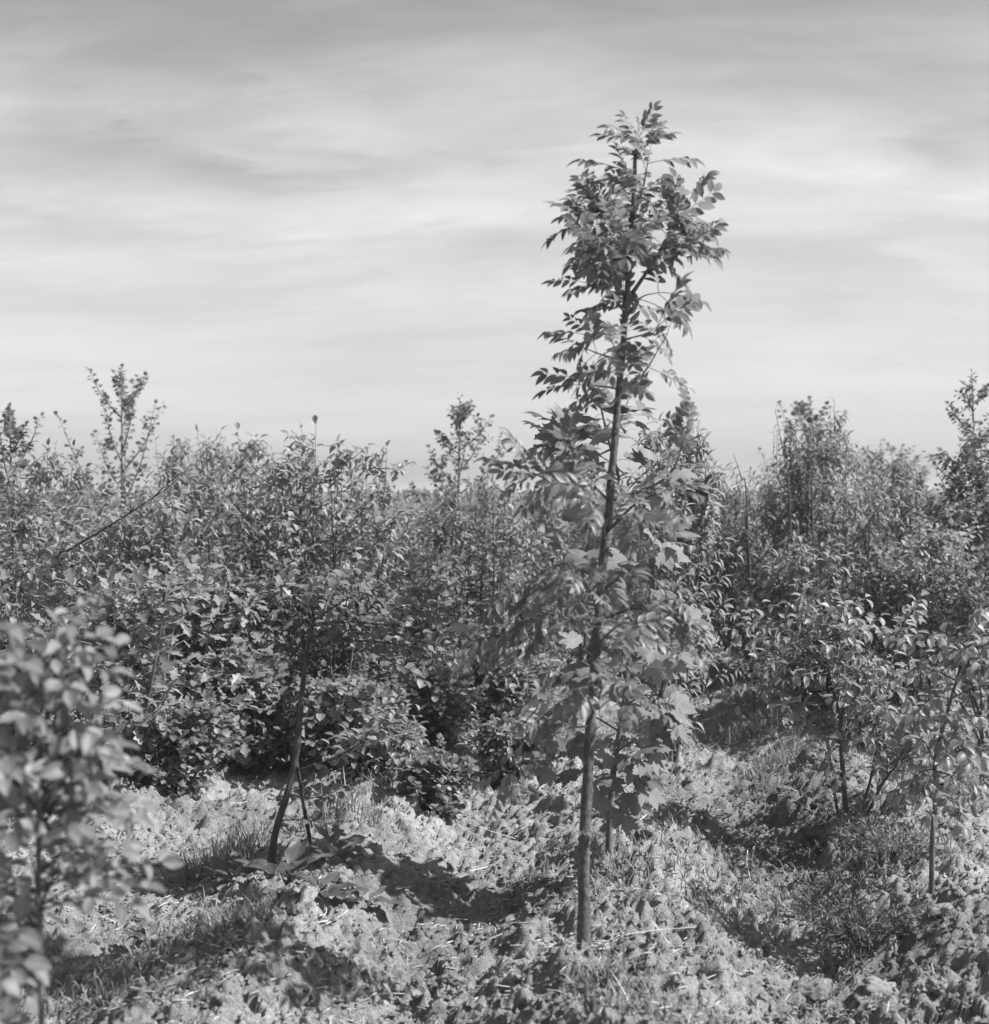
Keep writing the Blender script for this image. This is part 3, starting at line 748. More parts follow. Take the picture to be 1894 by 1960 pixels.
# ------------------------------------------------------------------ blurred beech shrub close to the camera on the left, and the one in the corner
def near_shrub(px0, px_top, y0, ptop, name, label, n, spread, ln, seed, pbase=2300, kind='beech', tlo=.52):
    r = random.Random(seed)
    b = at(px0, pbase, y0); base = Vector((b.x, y0, gz(b.x, y0) - .02))
    root = bpy.data.objects.new(name, None); COL.objects.link(root); root.location = base
    tag(root, label, 'shrub')
    top = at(px_top, ptop, y0) - base
    P = catmull([Vector((0, 0, -.05)), top * .35 + Vector((.01, 0, 0)), top * .7 + Vector((-.01, .02, 0)), top], 16)
    V, F = tube(P, [.0075 - .005 * i / 16 for i in range(17)], 8); link('trunk', new_mesh('trunk', V, F, MT['bark']), root)
    fr = []
    for k in range(n):
        t = r.uniform(tlo, 1) if k % 16 else r.uniform(tlo * .6, tlo); f = t * 16; j = min(int(f), 15); p = P[j].lerp(P[j + 1], f - j)
        a = r.uniform(0, 6.28); L = spread * r.uniform(.5, 1.05) * (1.15 - .55 * t)
        q = p + Vector((math.cos(a) * L, math.sin(a) * L * .9, L * r.uniform(-.1, .6)))
        Pb = catmull([p, p.lerp(q, .5) + Vector((0, 0, .02)), q], 5)
        V, F = tube(Pb, [.0026 - .0003 * i for i in range(6)], 4); link('branch', new_mesh('branch', V, F, MT['twig']), root)
        leaf_along(fr, Pb, r, ln, 7, .2, 'flat', droop=.12, jit=.5, up=Vector((.35, -.35, .8)))
    put_leaves(root, kind, fr, 300); print(name, len(fr))
near_shrub(58, 85, 2.05, 1225, 'beech_shrub', 'blurred beech shrub with soft oval leaves nearest the camera on the left', 80, .235, .052, 31)
near_shrub(-60, -10, 2.15, 1830, 'hazel_seedling', 'low out of focus leafy seedling cut by the bottom left corner', 15, .18, .07, 32, tlo=.3)

# ------------------------------------------------------------------ individual shrubs of the plantation
SPEC = dict(
    cherry=dict(kind='cherry', ln=.075, stems=7, twigs=135, per=11, clear=.05, upright=.7, shoots=4, shoot_h=.10),
    oak=dict(kind='oak', ln=.098, stems=5, twigs=125, per=10, clear=.05, upright=.4, shoots=2, shoot_h=.1),
    narrow=dict(kind='narrow', ln=.09, stems=7, twigs=130, per=13, clear=.05, upright=.8, shoots=5, shoot_h=.12),
    round=dict(kind='round', ln=.052, stems=5, twigs=125, per=12, clear=.06, upright=.6, shoots=3, shoot_h=.15),
    poplar=dict(kind='poplar', ln=.076, shoots=0, nb=15, per=32, rise=1.75),
    birch=dict(kind='birch', ln=.066, shoots=0, nb=17, per=17, rise=1.0, twig=3),
)
def shrub(px0, y0, ptop, rad, sp, name, label, cat='shrub', nparts=300, seed=None, group=None, **over):
    p = at(px0, 1200, y0); z = gz(p.x, y0)
    h = at(px0, ptop, y0).z - z
    k = dict(SPEC[sp]); k.update(over); q = random.Random(int(px0 * 3 + y0))
    k['kind'] = q.choice({'cherry': ['cherry', 'cherryb', 'cherryb', 'cherryc'], 'narrow': ['narrow', 'narrowb'], 'round': ['round', 'roundb']}.get(sp, [k['kind']]))
    k['ln'] *= q.uniform(.85, 1.15)
    if 'twigs' in k: k['twigs'] = int(k['twigs'] * q.uniform(.72, 1.1))
    g = (gen_tree if sp in ('poplar', 'birch') else gen_shrub)(seed or int(px0 * 7 + y0 * 31), h * (1.0 if k['shoots'] > 2 else .98), rad, **k)
    return plant(name, label, cat, (p.x, y0, z - .02), g, k['kind'], nparts, group)
S = shrub
S(255, 5.2, 1075, .52, 'oak', 'oak_shrub', 'bushy young oak with wavy lobed leaves behind the blurred left shrub', rad=None) if False else None
LIST = [
    # px, dist, top, radius, spec, name, label, category
    (235, 5.9, 1050, .52, 'oak', 'oak_shrub', 'low young oak with pale lobed leaves behind the blurred left foreground shrub', 'shrub'),
    (400, 6.4, 1080, .46, 'oak', 'oak_shrub', 'young oak with large hanging leaves left of the leaning stem', 'shrub'),
    (60, 6.2, 960, .55, 'cherry', 'cherry_shrub', 'dense cherry shrub filling the left edge behind the young oak', 'shrub'),
    (270, 6.6, 915, .50, 'cherry', 'cherry_shrub', 'cherry shrub crossed by a long bare diagonal branch', 'shrub'),
    (440, 6.7, 940, .48, 'cherry', 'cherry_shrub', 'rounded cherry shrub left of the tallest glossy shrub', 'shrub'),
    (555, 6.9, 805, .50, 'cherry', 'cherry_shrub', 'tallest glossy cherry shrub of the left bank with upright leafy shoots', 'shrub'),
    (665, 7.1, 850, .48, 'cherry', 'cherry_shrub', 'glossy cherry shrub sloping down right of the tallest shrub', 'shrub'),
    (620, 6.7, 1070, .40, 'cherry', 'cherry_shrub', 'small cherry shrub directly behind the leaning sapling crown', 'shrub'),
    (775, 7.1, 1060, .42, 'round', 'alder_shrub', 'small leaved alder shrub right behind the leaning sapling', 'shrub'),
    (815, 7.8, 955, .50, 'cherry', 'cherry_shrub', 'cherry shrub at the dip in the left skyline', 'shrub'),
    (915, 7.5, 885, .48, 'cherry', 'cherry_shrub', 'cherry shrub in front of the small clump leaved birch', 'shrub'),
    (715, 6.55, 1310, .20, 'round', 'alder_seedling', 'knee high alder seedling at the edge of the bare soil', 'shrub'),
    (50, 7.6, 850, .46, 'cherry', 'cherry_shrub', 'cherry shrub with loose upright shoots at the left edge of the skyline', 'shrub'),
    (140, 8.2, 905, .46, 'round', 'alder_shrub', 'alder shrub under the tall left poplar', 'shrub'),
    (18, 8.6, 765, .40, 'poplar', 'poplar_sapling', 'thin poplar sapling cut by the left edge of the skyline', 'tree'),
    (240, 10.5, 690, .58, 'poplar', 'poplar_sapling', 'tall poplar sapling with upswept branches left on the skyline', 'tree'),
    (365, 8.9, 820, .30, 'narrow', 'willow_shrub', 'twiggy willow shrub just right of the tall left poplar', 'shrub'),
    (440, 9.4, 835, .32, 'narrow', 'willow_shrub', 'willow shrub left of the tallest glossy cherry shrub', 'shrub'),
    (885, 10.5, 745, .54, 'birch', 'birch_sapling', 'birch sapling with clumped small leaves standing alone mid skyline', 'tree'),
    (1010, 8.7, 935, .45, 'narrow', 'willow_shrub', 'willow shrub just left of the ash crown at eye level', 'shrub'),
    (1105, 9.3, 930, .50, 'cherry', 'cherry_shrub', 'cherry shrub hidden behind the ash and sycamore stems', 'shrub'),
    (1280, 6.6, 795, .27, 'narrow', 'willow_sapling', 'slim willow sapling rising just right behind the sycamore', 'tree'),
    (1300, 10.6, 945, .42, 'round', 'alder_shrub', 'alder shrub in the gap right of the ash', 'shrub'),
    (1455, 9.4, 868, .58, 'narrow', 'willow_shrub', 'left dome of the dark narrow leaved willow bank on the right', 'shrub'),
    (1555, 9.0, 830, .58, 'narrow', 'willow_shrub', 'highest dome of the narrow leaved willow bank on the right', 'shrub'),
    (1385, 10.6, 930, .45, 'narrow', 'willow_shrub', 'low willow shrub at the left foot of the right bank', 'shrub'),
    (1570, 7.6, 1020, .42, 'narrow', 'willow_shrub', 'willow shrub with long curling leaves above the fanning cherry stems', 'shrub'),
    (1655, 7.8, 905, .45, 'narrow', 'willow_shrub', 'willow shrub right of the highest dome on the right bank', 'shrub'),
    (1558, 13, 755, .55, 'poplar', 'poplar_sapling', 'soft poplar top above the highest willow dome', 'tree'),
    (1690, 14, 845, .70, 'poplar', 'poplar_sapling', 'soft distant poplar between the willow bank and right edge tree', 'tree'),
    (1740, 13, 890, .40, 'poplar', 'poplar_sapling', 'smaller soft poplar left of the dark right edge tree', 'tree'),
    (1850, 8.2, 830, .36, 'birch', 'alder_sapling', 'shorter dark sapling leaning against the right edge tree', 'tree'),
    (1860, 8.6, 698, .48, 'birch', 'alder_sapling', 'dark tall sapling cut by the right edge of the skyline', 'tree'),
    (1800, 8.0, 945, .40, 'round', 'alder_shrub', 'alder shrub at the foot of the dark right edge tree', 'shrub'),
    (1740, 7.6, 1000, .42, 'round', 'alder_shrub', 'alder shrub between the willow bank and the right edge', 'shrub'),
    (1775, 7.2, 1040, .45, 'round', 'alder_shrub', 'alder shrub above the thin right hand sapling', 'shrub'),
    (1900, 6.7, 1010, .42, 'cherry', 'cherry_shrub', 'cherry shrub cut by the right edge behind the thin sapling', 'shrub'),
    (1562, 8.9, 768, .30, 'narrow', 'willow_shrub', 'pointed willow rising behind the highest dome of the right bank', 'shrub'),
    (1695, 10.2, 862, .40, 'narrow', 'willow_shrub', 'willow shrub under the soft distant poplar', 'shrub'),
    (1885, 8.1, 790, .40, 'round', 'alder_shrub', 'tall bushy alder filling the foot of the right edge tree', 'shrub'),
    (845, 6.9, 1270, .26, 'round', 'alder_seedling', 'low alder seedling added to cast shade between the leaning sapling and the ash', 'shrub'),  # this and the next two are added to throw broken shade on the soil
    (650, 6.3, 1300, .24, 'round', 'alder_seedling', 'low alder seedling added for shade right behind the leaning stem', 'shrub'),  # added shade caster behind the leaning stem
    (960, 7.4, 1250, .28, 'cherry', 'cherry_seedling', 'low cherry seedling added for shade where the soil path ends left of the ash', 'shrub'),  # added shade caster at the path end
    (335, 5.75, 1340, .22, 'round', 'alder_seedling', 'low alder seedling on the pale soil left of the leaning stem', 'shrub'),
    (735, 5.9, 1385, .18, 'cherry', 'cherry_seedling', 'ankle high cherry seedling on the bare soil right of the leaning stem', 'shrub'),
    (830, 5.5, 1445, .15, 'round', 'alder_seedling', 'smallest alder seedling alone on the soil between leaning sapling and ash', 'shrub'),
    (1000, 6.3, 1370, .20, 'cherry', 'cherry_seedling', 'low cherry seedling under the left branches of the ash', 'shrub'),
    (470, 6.5, 1250, .30, 'oak', 'oak_seedling', 'low oak seedling left behind the leaning stem', 'shrub'),
    (870, 7.7, 1085, .40, 'round', 'alder_sapling', 'alder sapling with a leaning dark stem left of the soil path', 'tree'),
]
protos = {}
for px0, y0, ptop, rad_, sp, name, label, cat in LIST:
    npart = 300 if y0 < 8 else (120 if y0 < 9.6 else 60)
    o = S(px0, y0, ptop, rad_, sp, name, label, cat, npart)
    protos.setdefault(sp, []).append(o)

# ------------------------------------------------------------------ rows behind: light copies
FILL = {}
for sp, hh, rr in (('cherry', 1.22, .52), ('narrow', 1.24, .52), ('round', 1.18, .48)):
    k = dict(SPEC[sp]); k['shoots'] = 4
    FILL[sp] = [(gen_shrub(900 + i + len(sp), hh, rr, **k), k['kind']) for i in range(2)]
names = dict(cherry='cherry_shrub', narrow='willow_shrub', round='alder_shrub')
lab = dict(cherry='cherry shrub in the crowded rows behind, only its leafy top showing', narrow='narrow leaved willow shrub in the crowded rows behind, only its top showing', round='small leaved alder shrub in the crowded rows behind, only its top showing')
first = {}
r = random.Random(77)
spots = []
for y0 in (9.6, 10.8, 12.2, 13.8, 15.6, 17.6, 20, 23, 26):
    x = -.42 * y0 - r.random()
    while x < .42 * y0 + .5:
        spots.append((x + r.uniform(-.2, .2), y0 + r.uniform(-.4, .4))); x += r.uniform(.85, 1.2)
for i, (x, y) in enumerate(spots):
    u = x - ROWT * y
    if abs(u) < .35 and y < 10.2: continue
    sp = r.choice(['cherry', 'cherry', 'narrow', 'round']); v = r.randrange(2)
    z = gz(x, y) - .02
    if (sp, v) not in first:
        g, kd = FILL[sp][v]
        o = plant(names[sp], lab[sp], 'shrub', (x, y, z), g, kd, 0, sp + ' shrubs crowded in the rear rows' if sp != 'narrow' else 'willow shrubs crowded in the rear rows', camera_first=False)
        first[(sp, v)] = o
    else:
        o = copy_tree(first[(sp, v)]); o.location = (x, y, z)
    o.rotation_euler = (0, 0, r.uniform(0, 6.28)); s = r.uniform(.82, 1.06); o.scale = (s, s, s)
    pu = CX + x / y * FPX
    side = 'at the left edge' if pu < 330 else 'left of the birch' if pu < 760 else 'between the birch and the ash' if pu < 1020 else 'behind the ash' if pu < 1330 else 'behind the right willow bank' if pu < 1680 else 'at the right edge'
    row = 'in the nearest rear row' if y < 11.4 else 'in the middle rear rows' if y < 16.5 else 'in the farthest rows'
    o['label'] = dict(cherry='cherry shrub', narrow='narrow leaved willow shrub', round='small leaved alder shrub')[sp] + ' ' + row + ' ' + side
    o['group'] = names[sp].split('_')[0] + ' shrubs crowded in the rear rows'

# far plantation that reads as one mass
def far_mass():
    rn = np.random.default_rng(5); n = 26000
    y = 24 + 90 * rn.random(n) ** 1.6; x = (rn.random(n) - .5) * (1.1 * y + 4)
    top = 1.0 + .55 * fbm(x * .35, y * .35, 91) + .25 * (vnoise(x * 1.3, y * 1.3, 92) - .5)
    z = top * (rn.random(n) ** .6)
    s = (.05 + .05 * rn.random(n)) * (1 + y / 60)
    a = rn.normal(size=(n, 3)); a /= np.linalg.norm(a, axis=1)[:, None]
    b = rn.normal(size=(n, 3)); b -= a * (a * b).sum(1)[:, None]; b /= np.linalg.norm(b, axis=1)[:, None]
    c = np.stack([x, y, z], -1)
    V = np.stack([c - a * s[:, None], c + b * s[:, None] * .45, c + a * s[:, None], c - b * s[:, None] * .45], 1).reshape(-1, 3)
    i = np.arange(n) * 4
    F = np.concatenate([np.stack([i, i + 1, i + 2], -1), np.stack([i, i + 2, i + 3], -1)])
    tag(link('far_plantation', new_mesh('far_plantation', V, F, MT['poplar'])), 'far mass of young plantation fading out along the level horizon', 'plantation', kind='stuff')
far_mass()

# ------------------------------------------------------------------ soil litter: crumbs, clods, straws, grass, weeds
def lump(seed, sub=1):
    r_ = random.Random(seed)
    import bmesh
    bm = bmesh.new(); bmesh.ops.create_icosphere(bm, subdivisions=sub, radius=1)
    for v in bm.verts: v.co *= r_.uniform(.65, 1.25)
    bm.verts.ensure_lookup_table()
    V = np.array([tuple(v.co) for v in bm.verts]); F = np.array([[v.index for v in f.verts] for f in bm.faces]); bm.free()
    return V * np.array([1, 1, .75]), F
def ground_z(x, y): return ground_h(x, y) + ground_detail(x, y)
def crumbs():
    rn = np.random.default_rng(9); n = 34000
    y = 2.4 * (6.8 / 2.4) ** rn.random(n); x = (rn.random(n) * 2 - 1) * (.40 * y + .2)
    keep = fbm(x * 1.3, y * 1.3, 41) > .33; x = x[keep]; y = y[keep]
    z = ground_z(x, y); s = .003 + .0095 * rn.random(len(x)) ** 2.5
    acc = Acc(); T = []
    for i in range(8):
        O = np.array([(1, 0, 0), (-1, 0, 0), (0, 1, 0), (0, -1, 0), (0, 0, 1), (0, 0, -.6)], float) * (.65 + .7 * rn.random((6, 1))) + .25 * rn.normal(size=(6, 3))
        T.append((O, np.array([(0, 2, 4), (2, 1, 4), (1, 3, 4), (3, 0, 4), (2, 0, 5), (1, 2, 5), (3, 1, 5), (0, 3, 5)])))
    for i in range(len(x)):
        V, F = T[i % 8]; a = rn.random() * 6.28; c, s_ = math.cos(a), math.sin(a)
        R = np.array([[c, s_, 0], [-s_, c, 0], [0, 0, 1]])
        acc.add((V * s[i]) @ R + np.array([x[i], y[i], z[i] + s[i] * .3]), F)
    tag(link('soil_crumbs', acc.mesh('soil_crumbs', MT['clod'], False)), 'loose soil crumbs scattered over the turned ground', 'soil', kind='stuff')
crumbs()
def clods():
    r_ = random.Random(4); base = None; protos_ = []
    for i in range(5):
        V, F = lump(50 + i, 4); d = V / np.linalg.norm(V / np.array([1, 1, .75]), axis=1)[:, None]
        x, y, z = d.T + 11.3
        k = 1 + .8 * (vnoise3(x * 1.4, y * 1.4, z * 1.4, 80 + i) - .5) + .5 * (vnoise3(x * 3.3, y * 3.3, z * 3.3, 70 + i) - .5) + .3 * (vnoise3(x * 7.5, y * 7.5, z * 7.5, 60 + i) - .5) + .18 * (vnoise3(x * 16, y * 16, z * 16, 50 + i) - .5)
        protos_.append(new_mesh('soil_clod', d * k[:, None], F, MT['clod']))
    for i in range(90):
        y = 2.7 * (7.0 / 2.7) ** r_.random(); x = r_.uniform(-1, 1) * (.36 * y)
        s = r_.uniform(.016, .036) * (1 if r_.random() < .85 else 1.5)
        z = float(ground_z(np.array([x]), np.array([y]))[0])
        o = bpy.data.objects.new('soil_clod', protos_[i % 5]); COL.objects.link(o)
        o.location = (x, y, z + s * .2); o.rotation_euler = (r_.uniform(-.4, .4), r_.uniform(-.4, .4), r_.uniform(0, 6.28)); o.scale = (s, s * r_.uniform(.7, 1.2), s * r_.uniform(.7, 1.1))
        tag(o, 'pale crumbly clod of dry earth lying on the turned ground', 'soil clod', 'clods of earth on the turned ground')
    for px_, py_, s, l in ((1690, 1905, .05, 'large angular lump of earth near the bottom right corner'), (1800, 1748, .035, 'pale stone below the thin right hand sapling'), (510, 1910, .03, 'pale pointed stone at the bottom left of the soil')):
        y = ghit(px_, py_); p = at(px_, py_, y)
        o = bpy.data.objects.new('stone', protos_[2].copy()); COL.objects.link(o); o.data.materials[0] = MT['stone']
        z = float(ground_h(np.array([p.x]), np.array([y]))[0]); o.location = (p.x, y, z + s * .4); o.scale = (s, s * .8, s * .8); o.rotation_euler = (.2, .3, px_)
        tag(o, l, 'stone')
clods()
def straws():
    r_ = random.Random(14)
    for i in range(46):
        y = 2.8 * (6.5 / 2.8) ** r_.random(); x = r_.uniform(-.2, .36) * y if r_.random() < .7 else r_.uniform(-.34, .34) * y
        L = r_.uniform(.06, .22); a = r_.uniform(0, 6.28)
        z = float(ground_z(np.array([x]), np.array([y]))[0]) + .012
        d = Vector((math.cos(a), math.sin(a), r_.uniform(-.02, .25)))
        P = catmull([Vector((0, 0, 0)), d * L * .5 + rv(r_, .012), d * L], 5)
        V, F = tube(P, [.0019 - .0002 * k for k in range(6)], 4)
        o = link('dry_straw', new_mesh('dry_straw', V, F, MT['straw'])); o.location = (x, y, z)
        tag(o, 'bleached dry straw lying on the turned earth', 'straw', 'dry straws on the turned earth')
    # the upright bent white stalk in the furrow on the right
    p = at(1432, 1600, 5.05); b = Vector((at(1440, 1640, 4.75).x, 4.75, 0)); b.z = gz(b.x, b.y)
    P = catmull([b * 0, Vector((-.01, 0, .05)), Vector((-.02, 0, .10)), Vector((-.016, 0, .14))], 8)
    V, F = tube(P, [.003 - .0001 * k for k in range(9)], 5); o = link('dry_stalk', new_mesh('dry_stalk', V, F, MT['straw'])); o.location = b
    tag(o, 'pale bent stalk standing upright in the shaded furrow on the right', 'stalk')
straws()
def litter():
    rn = np.random.default_rng(61); n = 9000
    y = 2.4 * (8 / 2.4) ** rn.random(n); x = (rn.random(n) * 2 - 1) * (.38 * y + .2)
    u = x - ROWT * y; m = fbm(x * 1.4 + 4, y * 1.4, 171) + .12 * np.exp(-((u - .3) / .3) ** 2); k = m > .52; x, y = x[k], y[k]; n = len(x)
    z = ground_z(x, y) + .004; L = .012 + .045 * rn.random(n) ** 1.6; a = rn.random(n) * 6.283; w = .0011 + .0009 * rn.random(n)
    d = np.stack([np.cos(a) * L, np.sin(a) * L, (rn.random(n) - .35) * L * .5], -1); p = np.stack([-np.sin(a) * w, np.cos(a) * w, 0 * a], -1); c = np.stack([x, y, z], -1)
    e = np.stack([0 * a, 0 * a, w], -1)
    V = np.stack([c - d / 2 - p, c - d / 2 + p, c + d / 2 + p, c + d / 2 - p, c + e * 2], 1).reshape(-1, 3); i = np.arange(n) * 5
    F = np.concatenate([np.stack([i + q, i + r2, i + 4], -1) for q, r2 in ((0, 1), (1, 2), (2, 3), (3, 0))])
    tag(link('straw_litter', new_mesh('straw_litter', V, F, MT['litter'], False)), 'bits of dead straw mixed into the turned earth', 'litter', kind='stuff')
litter()
def blade_np(x, y, z, h, a, lean, w, V, F, n0):
    pass
def blades(n, fx, fy, hmin, hmax, seed, z0=True, w=.0022):
    """grass blades as bent three-segment strips"""
    rn = np.random.default_rng(seed)
    x, y = fx, fy; n = len(x)
    z = ground_z(x, y) - .005
    h = hmin + (hmax - hmin) * rn.random(n) ** 1.5; a = rn.random(n) * 6.283; ln = h * (.15 + .75 * rn.random(n))
    ca, sa = np.cos(a), np.sin(a); ww = w * (.6 + .8 * rn.random(n)); pa = a + 1.57 + rn.normal(size=n) * .4
    wx, wy = np.cos(pa) * ww, np.sin(pa) * ww
    vs = []
    for t, k in ((0, 1), (.4, .9), (.75, .6)):
        bx = x + ca * ln * t * t; by = y + sa * ln * t * t; bz = z + h * t * (1 - .18 * t)
        vs.append(np.stack([bx - wx * k, by - wy * k, bz], -1)); vs.append(np.stack([bx + wx * k, by + wy * k, bz], -1))
    vs.append(np.stack([x + ca * ln, y + sa * ln, z + h * .85], -1))
    V = np.stack(vs, 1).reshape(-1, 3); i = np.arange(n) * 7
    F = np.concatenate([np.stack([i + p, i + q, i + s], -1) for p, q, s in ((0, 1, 3), (0, 3, 2), (2, 3, 5), (2, 5, 4), (4, 5, 6))])
    return V, F
def grass():
    rn = np.random.default_rng(21)
    n = 60000
    y = 2.3 * (11 / 2.3) ** rn.random(n); x = (rn.random(n) * 2 - 1) * (.40 * y + .2)
    m = fbm(x * 1.1 + 4, y * 1.1, 141) + .25 * (vnoise(x * 5, y * 5, 142) - .5) + .10 * np.exp(-((x - .1 * y - .1) / .35) ** 2) * (y < 5); keep = m > .55
    x, y = x[keep], y[keep]
    V, F = blades(0, x, y, .02, .075, 22)
    tag(link('grass', new_mesh('grass', V, F, MT['grass'])), 'short sparse grass growing between the clods', 'grass', kind='stuff')
    T = [(430, 1660, .22, .19, 300, 'shaded grass tuft left of the leaning stem foot'), (440, 1770, .20, .10, 260, 'sunlit grass tuft below the leaning stem'), (650, 1570, .26, .15, 320, 'grass tuft behind the big dock leaf'),
         (1440, 1400, .25, .16, 380, 'tall grass tuft beside the soil path on the right'), (1480, 1470, .2, .12, 240, 'grass tuft left of the fanning cherry stems'), (1190, 1660, .16, .09, 160, 'grass tuft at the foot of the sycamore stem'),
         (1010, 1690, .12, .07, 110, 'grass tuft on the clod rim left of the ash stem'), (1140, 1880, .14, .07, 160, 'grass tuft at the foot of the ash stem'), (1660, 1560, .2, .10, 220, 'grass at the foot of the fanning cherry stems'),
         (1640, 1850, .05, .11, 24, 'few upright seed stalks in the dark shade at lower right'), (760, 1500, .25, .12, 260, 'grass tuft in the middle of the bare soil')]
    for k, (px_, py_, rd, hh, n, l) in enumerate(T):
        yy = ghit(px_, py_); p = at(px_, py_, yy); q = np.random.default_rng(300 + k)
        V, F = blades(0, p.x + np.clip(q.normal(size=n), -1.5, 1.5) * rd * .38, yy + np.clip(q.normal(size=n), -1.5, 1.5) * rd * .38, hh * .35, hh, 400 + k, w=.0026)
        c = V.mean(0); c[2] = V[:, 2].min()
        o = link('grass_tuft', new_mesh('grass_tuft', V - c, F, MT['grass'])); o.location = c; tag(o, l, 'grass tuft')
grass()
def weeds():
    rn = np.random.default_rng(33); n = 15000; r_ = random.Random(2)
    y = 2.4 * (11 / 2.4) ** rn.random(n); x = (rn.random(n) * 2 - 1) * (.38 * y + .2)
    u_ = x - ROWT * y; m = fbm(x * .9 + 14, y * .9, 151) + .13 * np.exp(-((u_ - .74) / .2) ** 2) + .02 * np.clip(y - 5, 0, 6) + .09 * np.clip((x - .62 - .05 * y) * 4, 0, 1); keep = (m > .58) & ((rn.random(n) < .6) | (x > .1 * y + .2))
    x, y = x[keep], y[keep]; z = ground_z(x, y)
    acc = Acc()
    for i in range(len(x)):
        for k in range(3):
            a = r_.uniform(0, 6.28); s = r_.uniform(.008, .030)
            M_ = np.array(frame(Vector((x[i], y[i], z[i] + r_.uniform(0, .03))), Vector((math.cos(a), math.sin(a), r_.uniform(.1, 1.1))), Vector((0, 0, 1)) + rv(r_, .4), s))
            V, F, B = TPL['weed'][r_.randrange(6)]; acc.add(V @ M_[:3, :3].T + M_[:3, 3], F, B)
    tag(link('low_weeds', acc.mesh('low_weeds', MT['weed'])), 'low leafy weeds spread over the soil', 'weeds', kind='stuff')
    def rosette(px_, py_, n, s, label, up=.6, kind='dock', seed=1):
        q = random.Random(seed); yy = ghit(px_, py_); p = at(px_, py_, yy)
        root = bpy.data.objects.new('dock_plant' if kind == 'dock' else 'leafy_weed', None); COL.objects.link(root); root.location = (p.x, yy, gz(p.x, yy) + .01); tag(root, label, 'weed')
        for k in range(n):
            a = 2 * math.pi * k / n + q.uniform(-.4, .4)
            link('leaf', LEAFME[kind][q.randrange(6)], root, frame(Vector((0, 0, .01)) + rv(q, .01), Vector((math.cos(a), math.sin(a), up * q.uniform(.4, 1.8))), Vector((0, 0, 1)) + rv(q, .3), s * q.uniform(.6, 1.15)))
    rosette(640, 1645, 7, .19, 'dock plant with one large pale leaf right of the leaning stem', .9, seed=4)
    rosette(545, 1690, 12, .19, 'dock plant crowding the foot of the leaning stem', .7, seed=5)
    rosette(610, 1725, 13, .17, 'flat dock plant in the shade below the leaning stem', .35, seed=6)
    rosette(450, 1690, 12, .16, 'shaded dock plant left of the leaning stem', .5, seed=7)
    rosette(280, 1810, 5, .10, 'small dock plant on the sunny soil at lower left', .9, seed=8)
    rosette(700, 1740, 9, .13, 'low dock leaves on the clods below the leaning sapling', .4, seed=9)
    rosette(1080, 1640, 9, .07, 'small leafy weed left of the sycamore stem', 1.0, 'weed', 10)
weeds()
def bushlet(px_, py_, y, h, rd, n, name, label, cat, seed, mat='needle'):
    """low feathery seedling: many short needle-leaved shoots"""
    q = random.Random(seed); p = at(px_, py_, y); base = Vector((p.x, y, gz(p.x, y) - .01))
    root = bpy.data.objects.new(name, None); COL.objects.link(root); root.location = base; tag(root, label, cat)
    st = Acc(); nd = Acc(); V0, F0 = t_simple(1, .16, 3, .2, .3, .8, .8, .03)
    for k in range(n):
        a = q.uniform(0, 6.28); L = rd * q.uniform(.3, 1)
        b = Vector((math.cos(a) * L * .25, math.sin(a) * L * .25, h * q.uniform(0, .45)))
        e = Vector((math.cos(a) * L, math.sin(a) * L, h * q.uniform(.45, 1.0)))
        P = catmull([b, b.lerp(e, .5) + Vector((0, 0, .02)), e], 5); st.add(*tube(P, [.0022 - .0003 * i for i in range(6)], 4))
        for i in range(26):
            t = q.uniform(.1, 1); f = t * 5; j = min(int(f), 4); pp = P[j].lerp(P[j + 1], f - j); ax = (P[j + 1] - P[j]).normalized()
            A = np.array(frame(pp, ax * .7 + rv(q, .9), Vector((0, 0, 1)) + rv(q, .6), q.uniform(.014, .03)))
            nd.add(V0 @ A[:3, :3].T + A[:3, 3], F0)
    link('stems', st.mesh('stems', MT['twig']), root)['kind'] = 'stuff'
    link('needles', nd.mesh('needles', MT[mat]), root)['kind'] = 'stuff'
bushlet(1660, 1790, 3.95, .17, .26, 80, 'spruce_seedling', 'feathery low spruce seedling above the dark shade at lower right', 'shrub', 1)
bushlet(1700, 1700, 4.5, .14, .26, 70, 'spruce_seedling', 'low feathery seedling left of the thin right hand stem', 'shrub', 2)
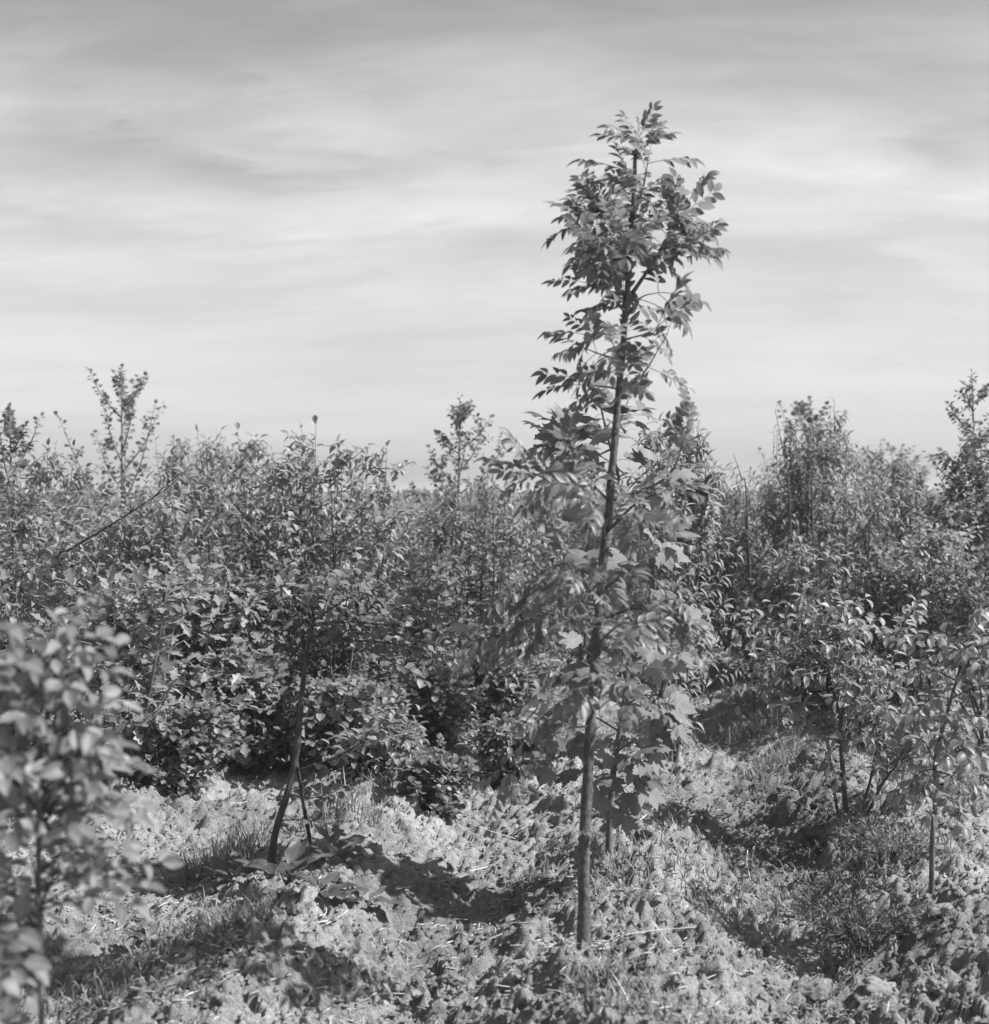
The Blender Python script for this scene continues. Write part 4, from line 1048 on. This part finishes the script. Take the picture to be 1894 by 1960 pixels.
bushlet(890, 1950, 2.85, .14, .17, 55, 'feathery_seedling', 'soft blurred feathery seedling at the bottom centre', 'shrub', 3)
bushlet(1560, 1600, 5.0, .09, .2, 40, 'feathery_seedling', 'low feathery weed at the left of the fanning cherry foot', 'shrub', 4)
# long bare diagonal branch lying through the left shrubs
def bare_branch():
    P = catmull([at(120, 1060, 6.1), at(220, 1000, 5.95), at(320, 935, 5.8)], 8); b = P[0].copy()
    V, F = tube([p - b for p in P], [.0062 - .0005 * k for k in range(9)], 6)
    o = link('bare_branch', new_mesh('bare_branch', V, F, MT['twig'])); o.location = b
    rr = random.Random(3)
    for k in (1, 2, 3, 4, 5, 6, 7, 8):
        q = P[k] - b; e = q + Vector((rr.uniform(.05, .16), rr.uniform(-.1, .1), rr.uniform(.02, .16)))
        Q = catmull([q, q.lerp(e, .5) + rv(rr, .012), e], 4); V, F = tube(Q, [.0035 - .0006 * n for n in range(5)], 4); link('twig', new_mesh('twig', V, F, MT['twig']), o)
        fr = []; leaf_along(fr, Q, rr, .07, 5, .3, 'alt', droop=.2); put_leaves(o, 'cherry', fr, 40)
    tag(o, 'long dark sparsely leaved branch slanting through the left hand shrubs', 'branch')
bare_branch()
# bare shoots above the right bank
for px_, py0_, px1, py1, y, l in ((1512, 960, 1484, 783, 7.7, 'tallest bare whip standing above the right willow bank'), (1430, 960, 1404, 868, 7.7, 'short bare whip above the left dome of the right bank'), (1555, 960, 1556, 800, 7.5, 'bare whip in front of the soft poplar top')):
    a, b = at(px_, py0_, y), at(px1, py1, y); a0 = Vector((a.x + .05, y, gz(a.x, y)))
    P = catmull([a0 - a0, a - a0, a.lerp(b, .5) - a0 + Vector((.008, 0, 0)), b - a0], 10)
    V, F = tube(P, [.006 - .00045 * k for k in range(11)], 5); o = link('bare_whip', new_mesh('bare_whip', V, F, MT['twig'])); o.location = a0; tag(o, l, 'bare shoot')
print('objects', len(bpy.data.objects))

print('tris', sum(len(m.polygons) for m in bpy.data.meshes))
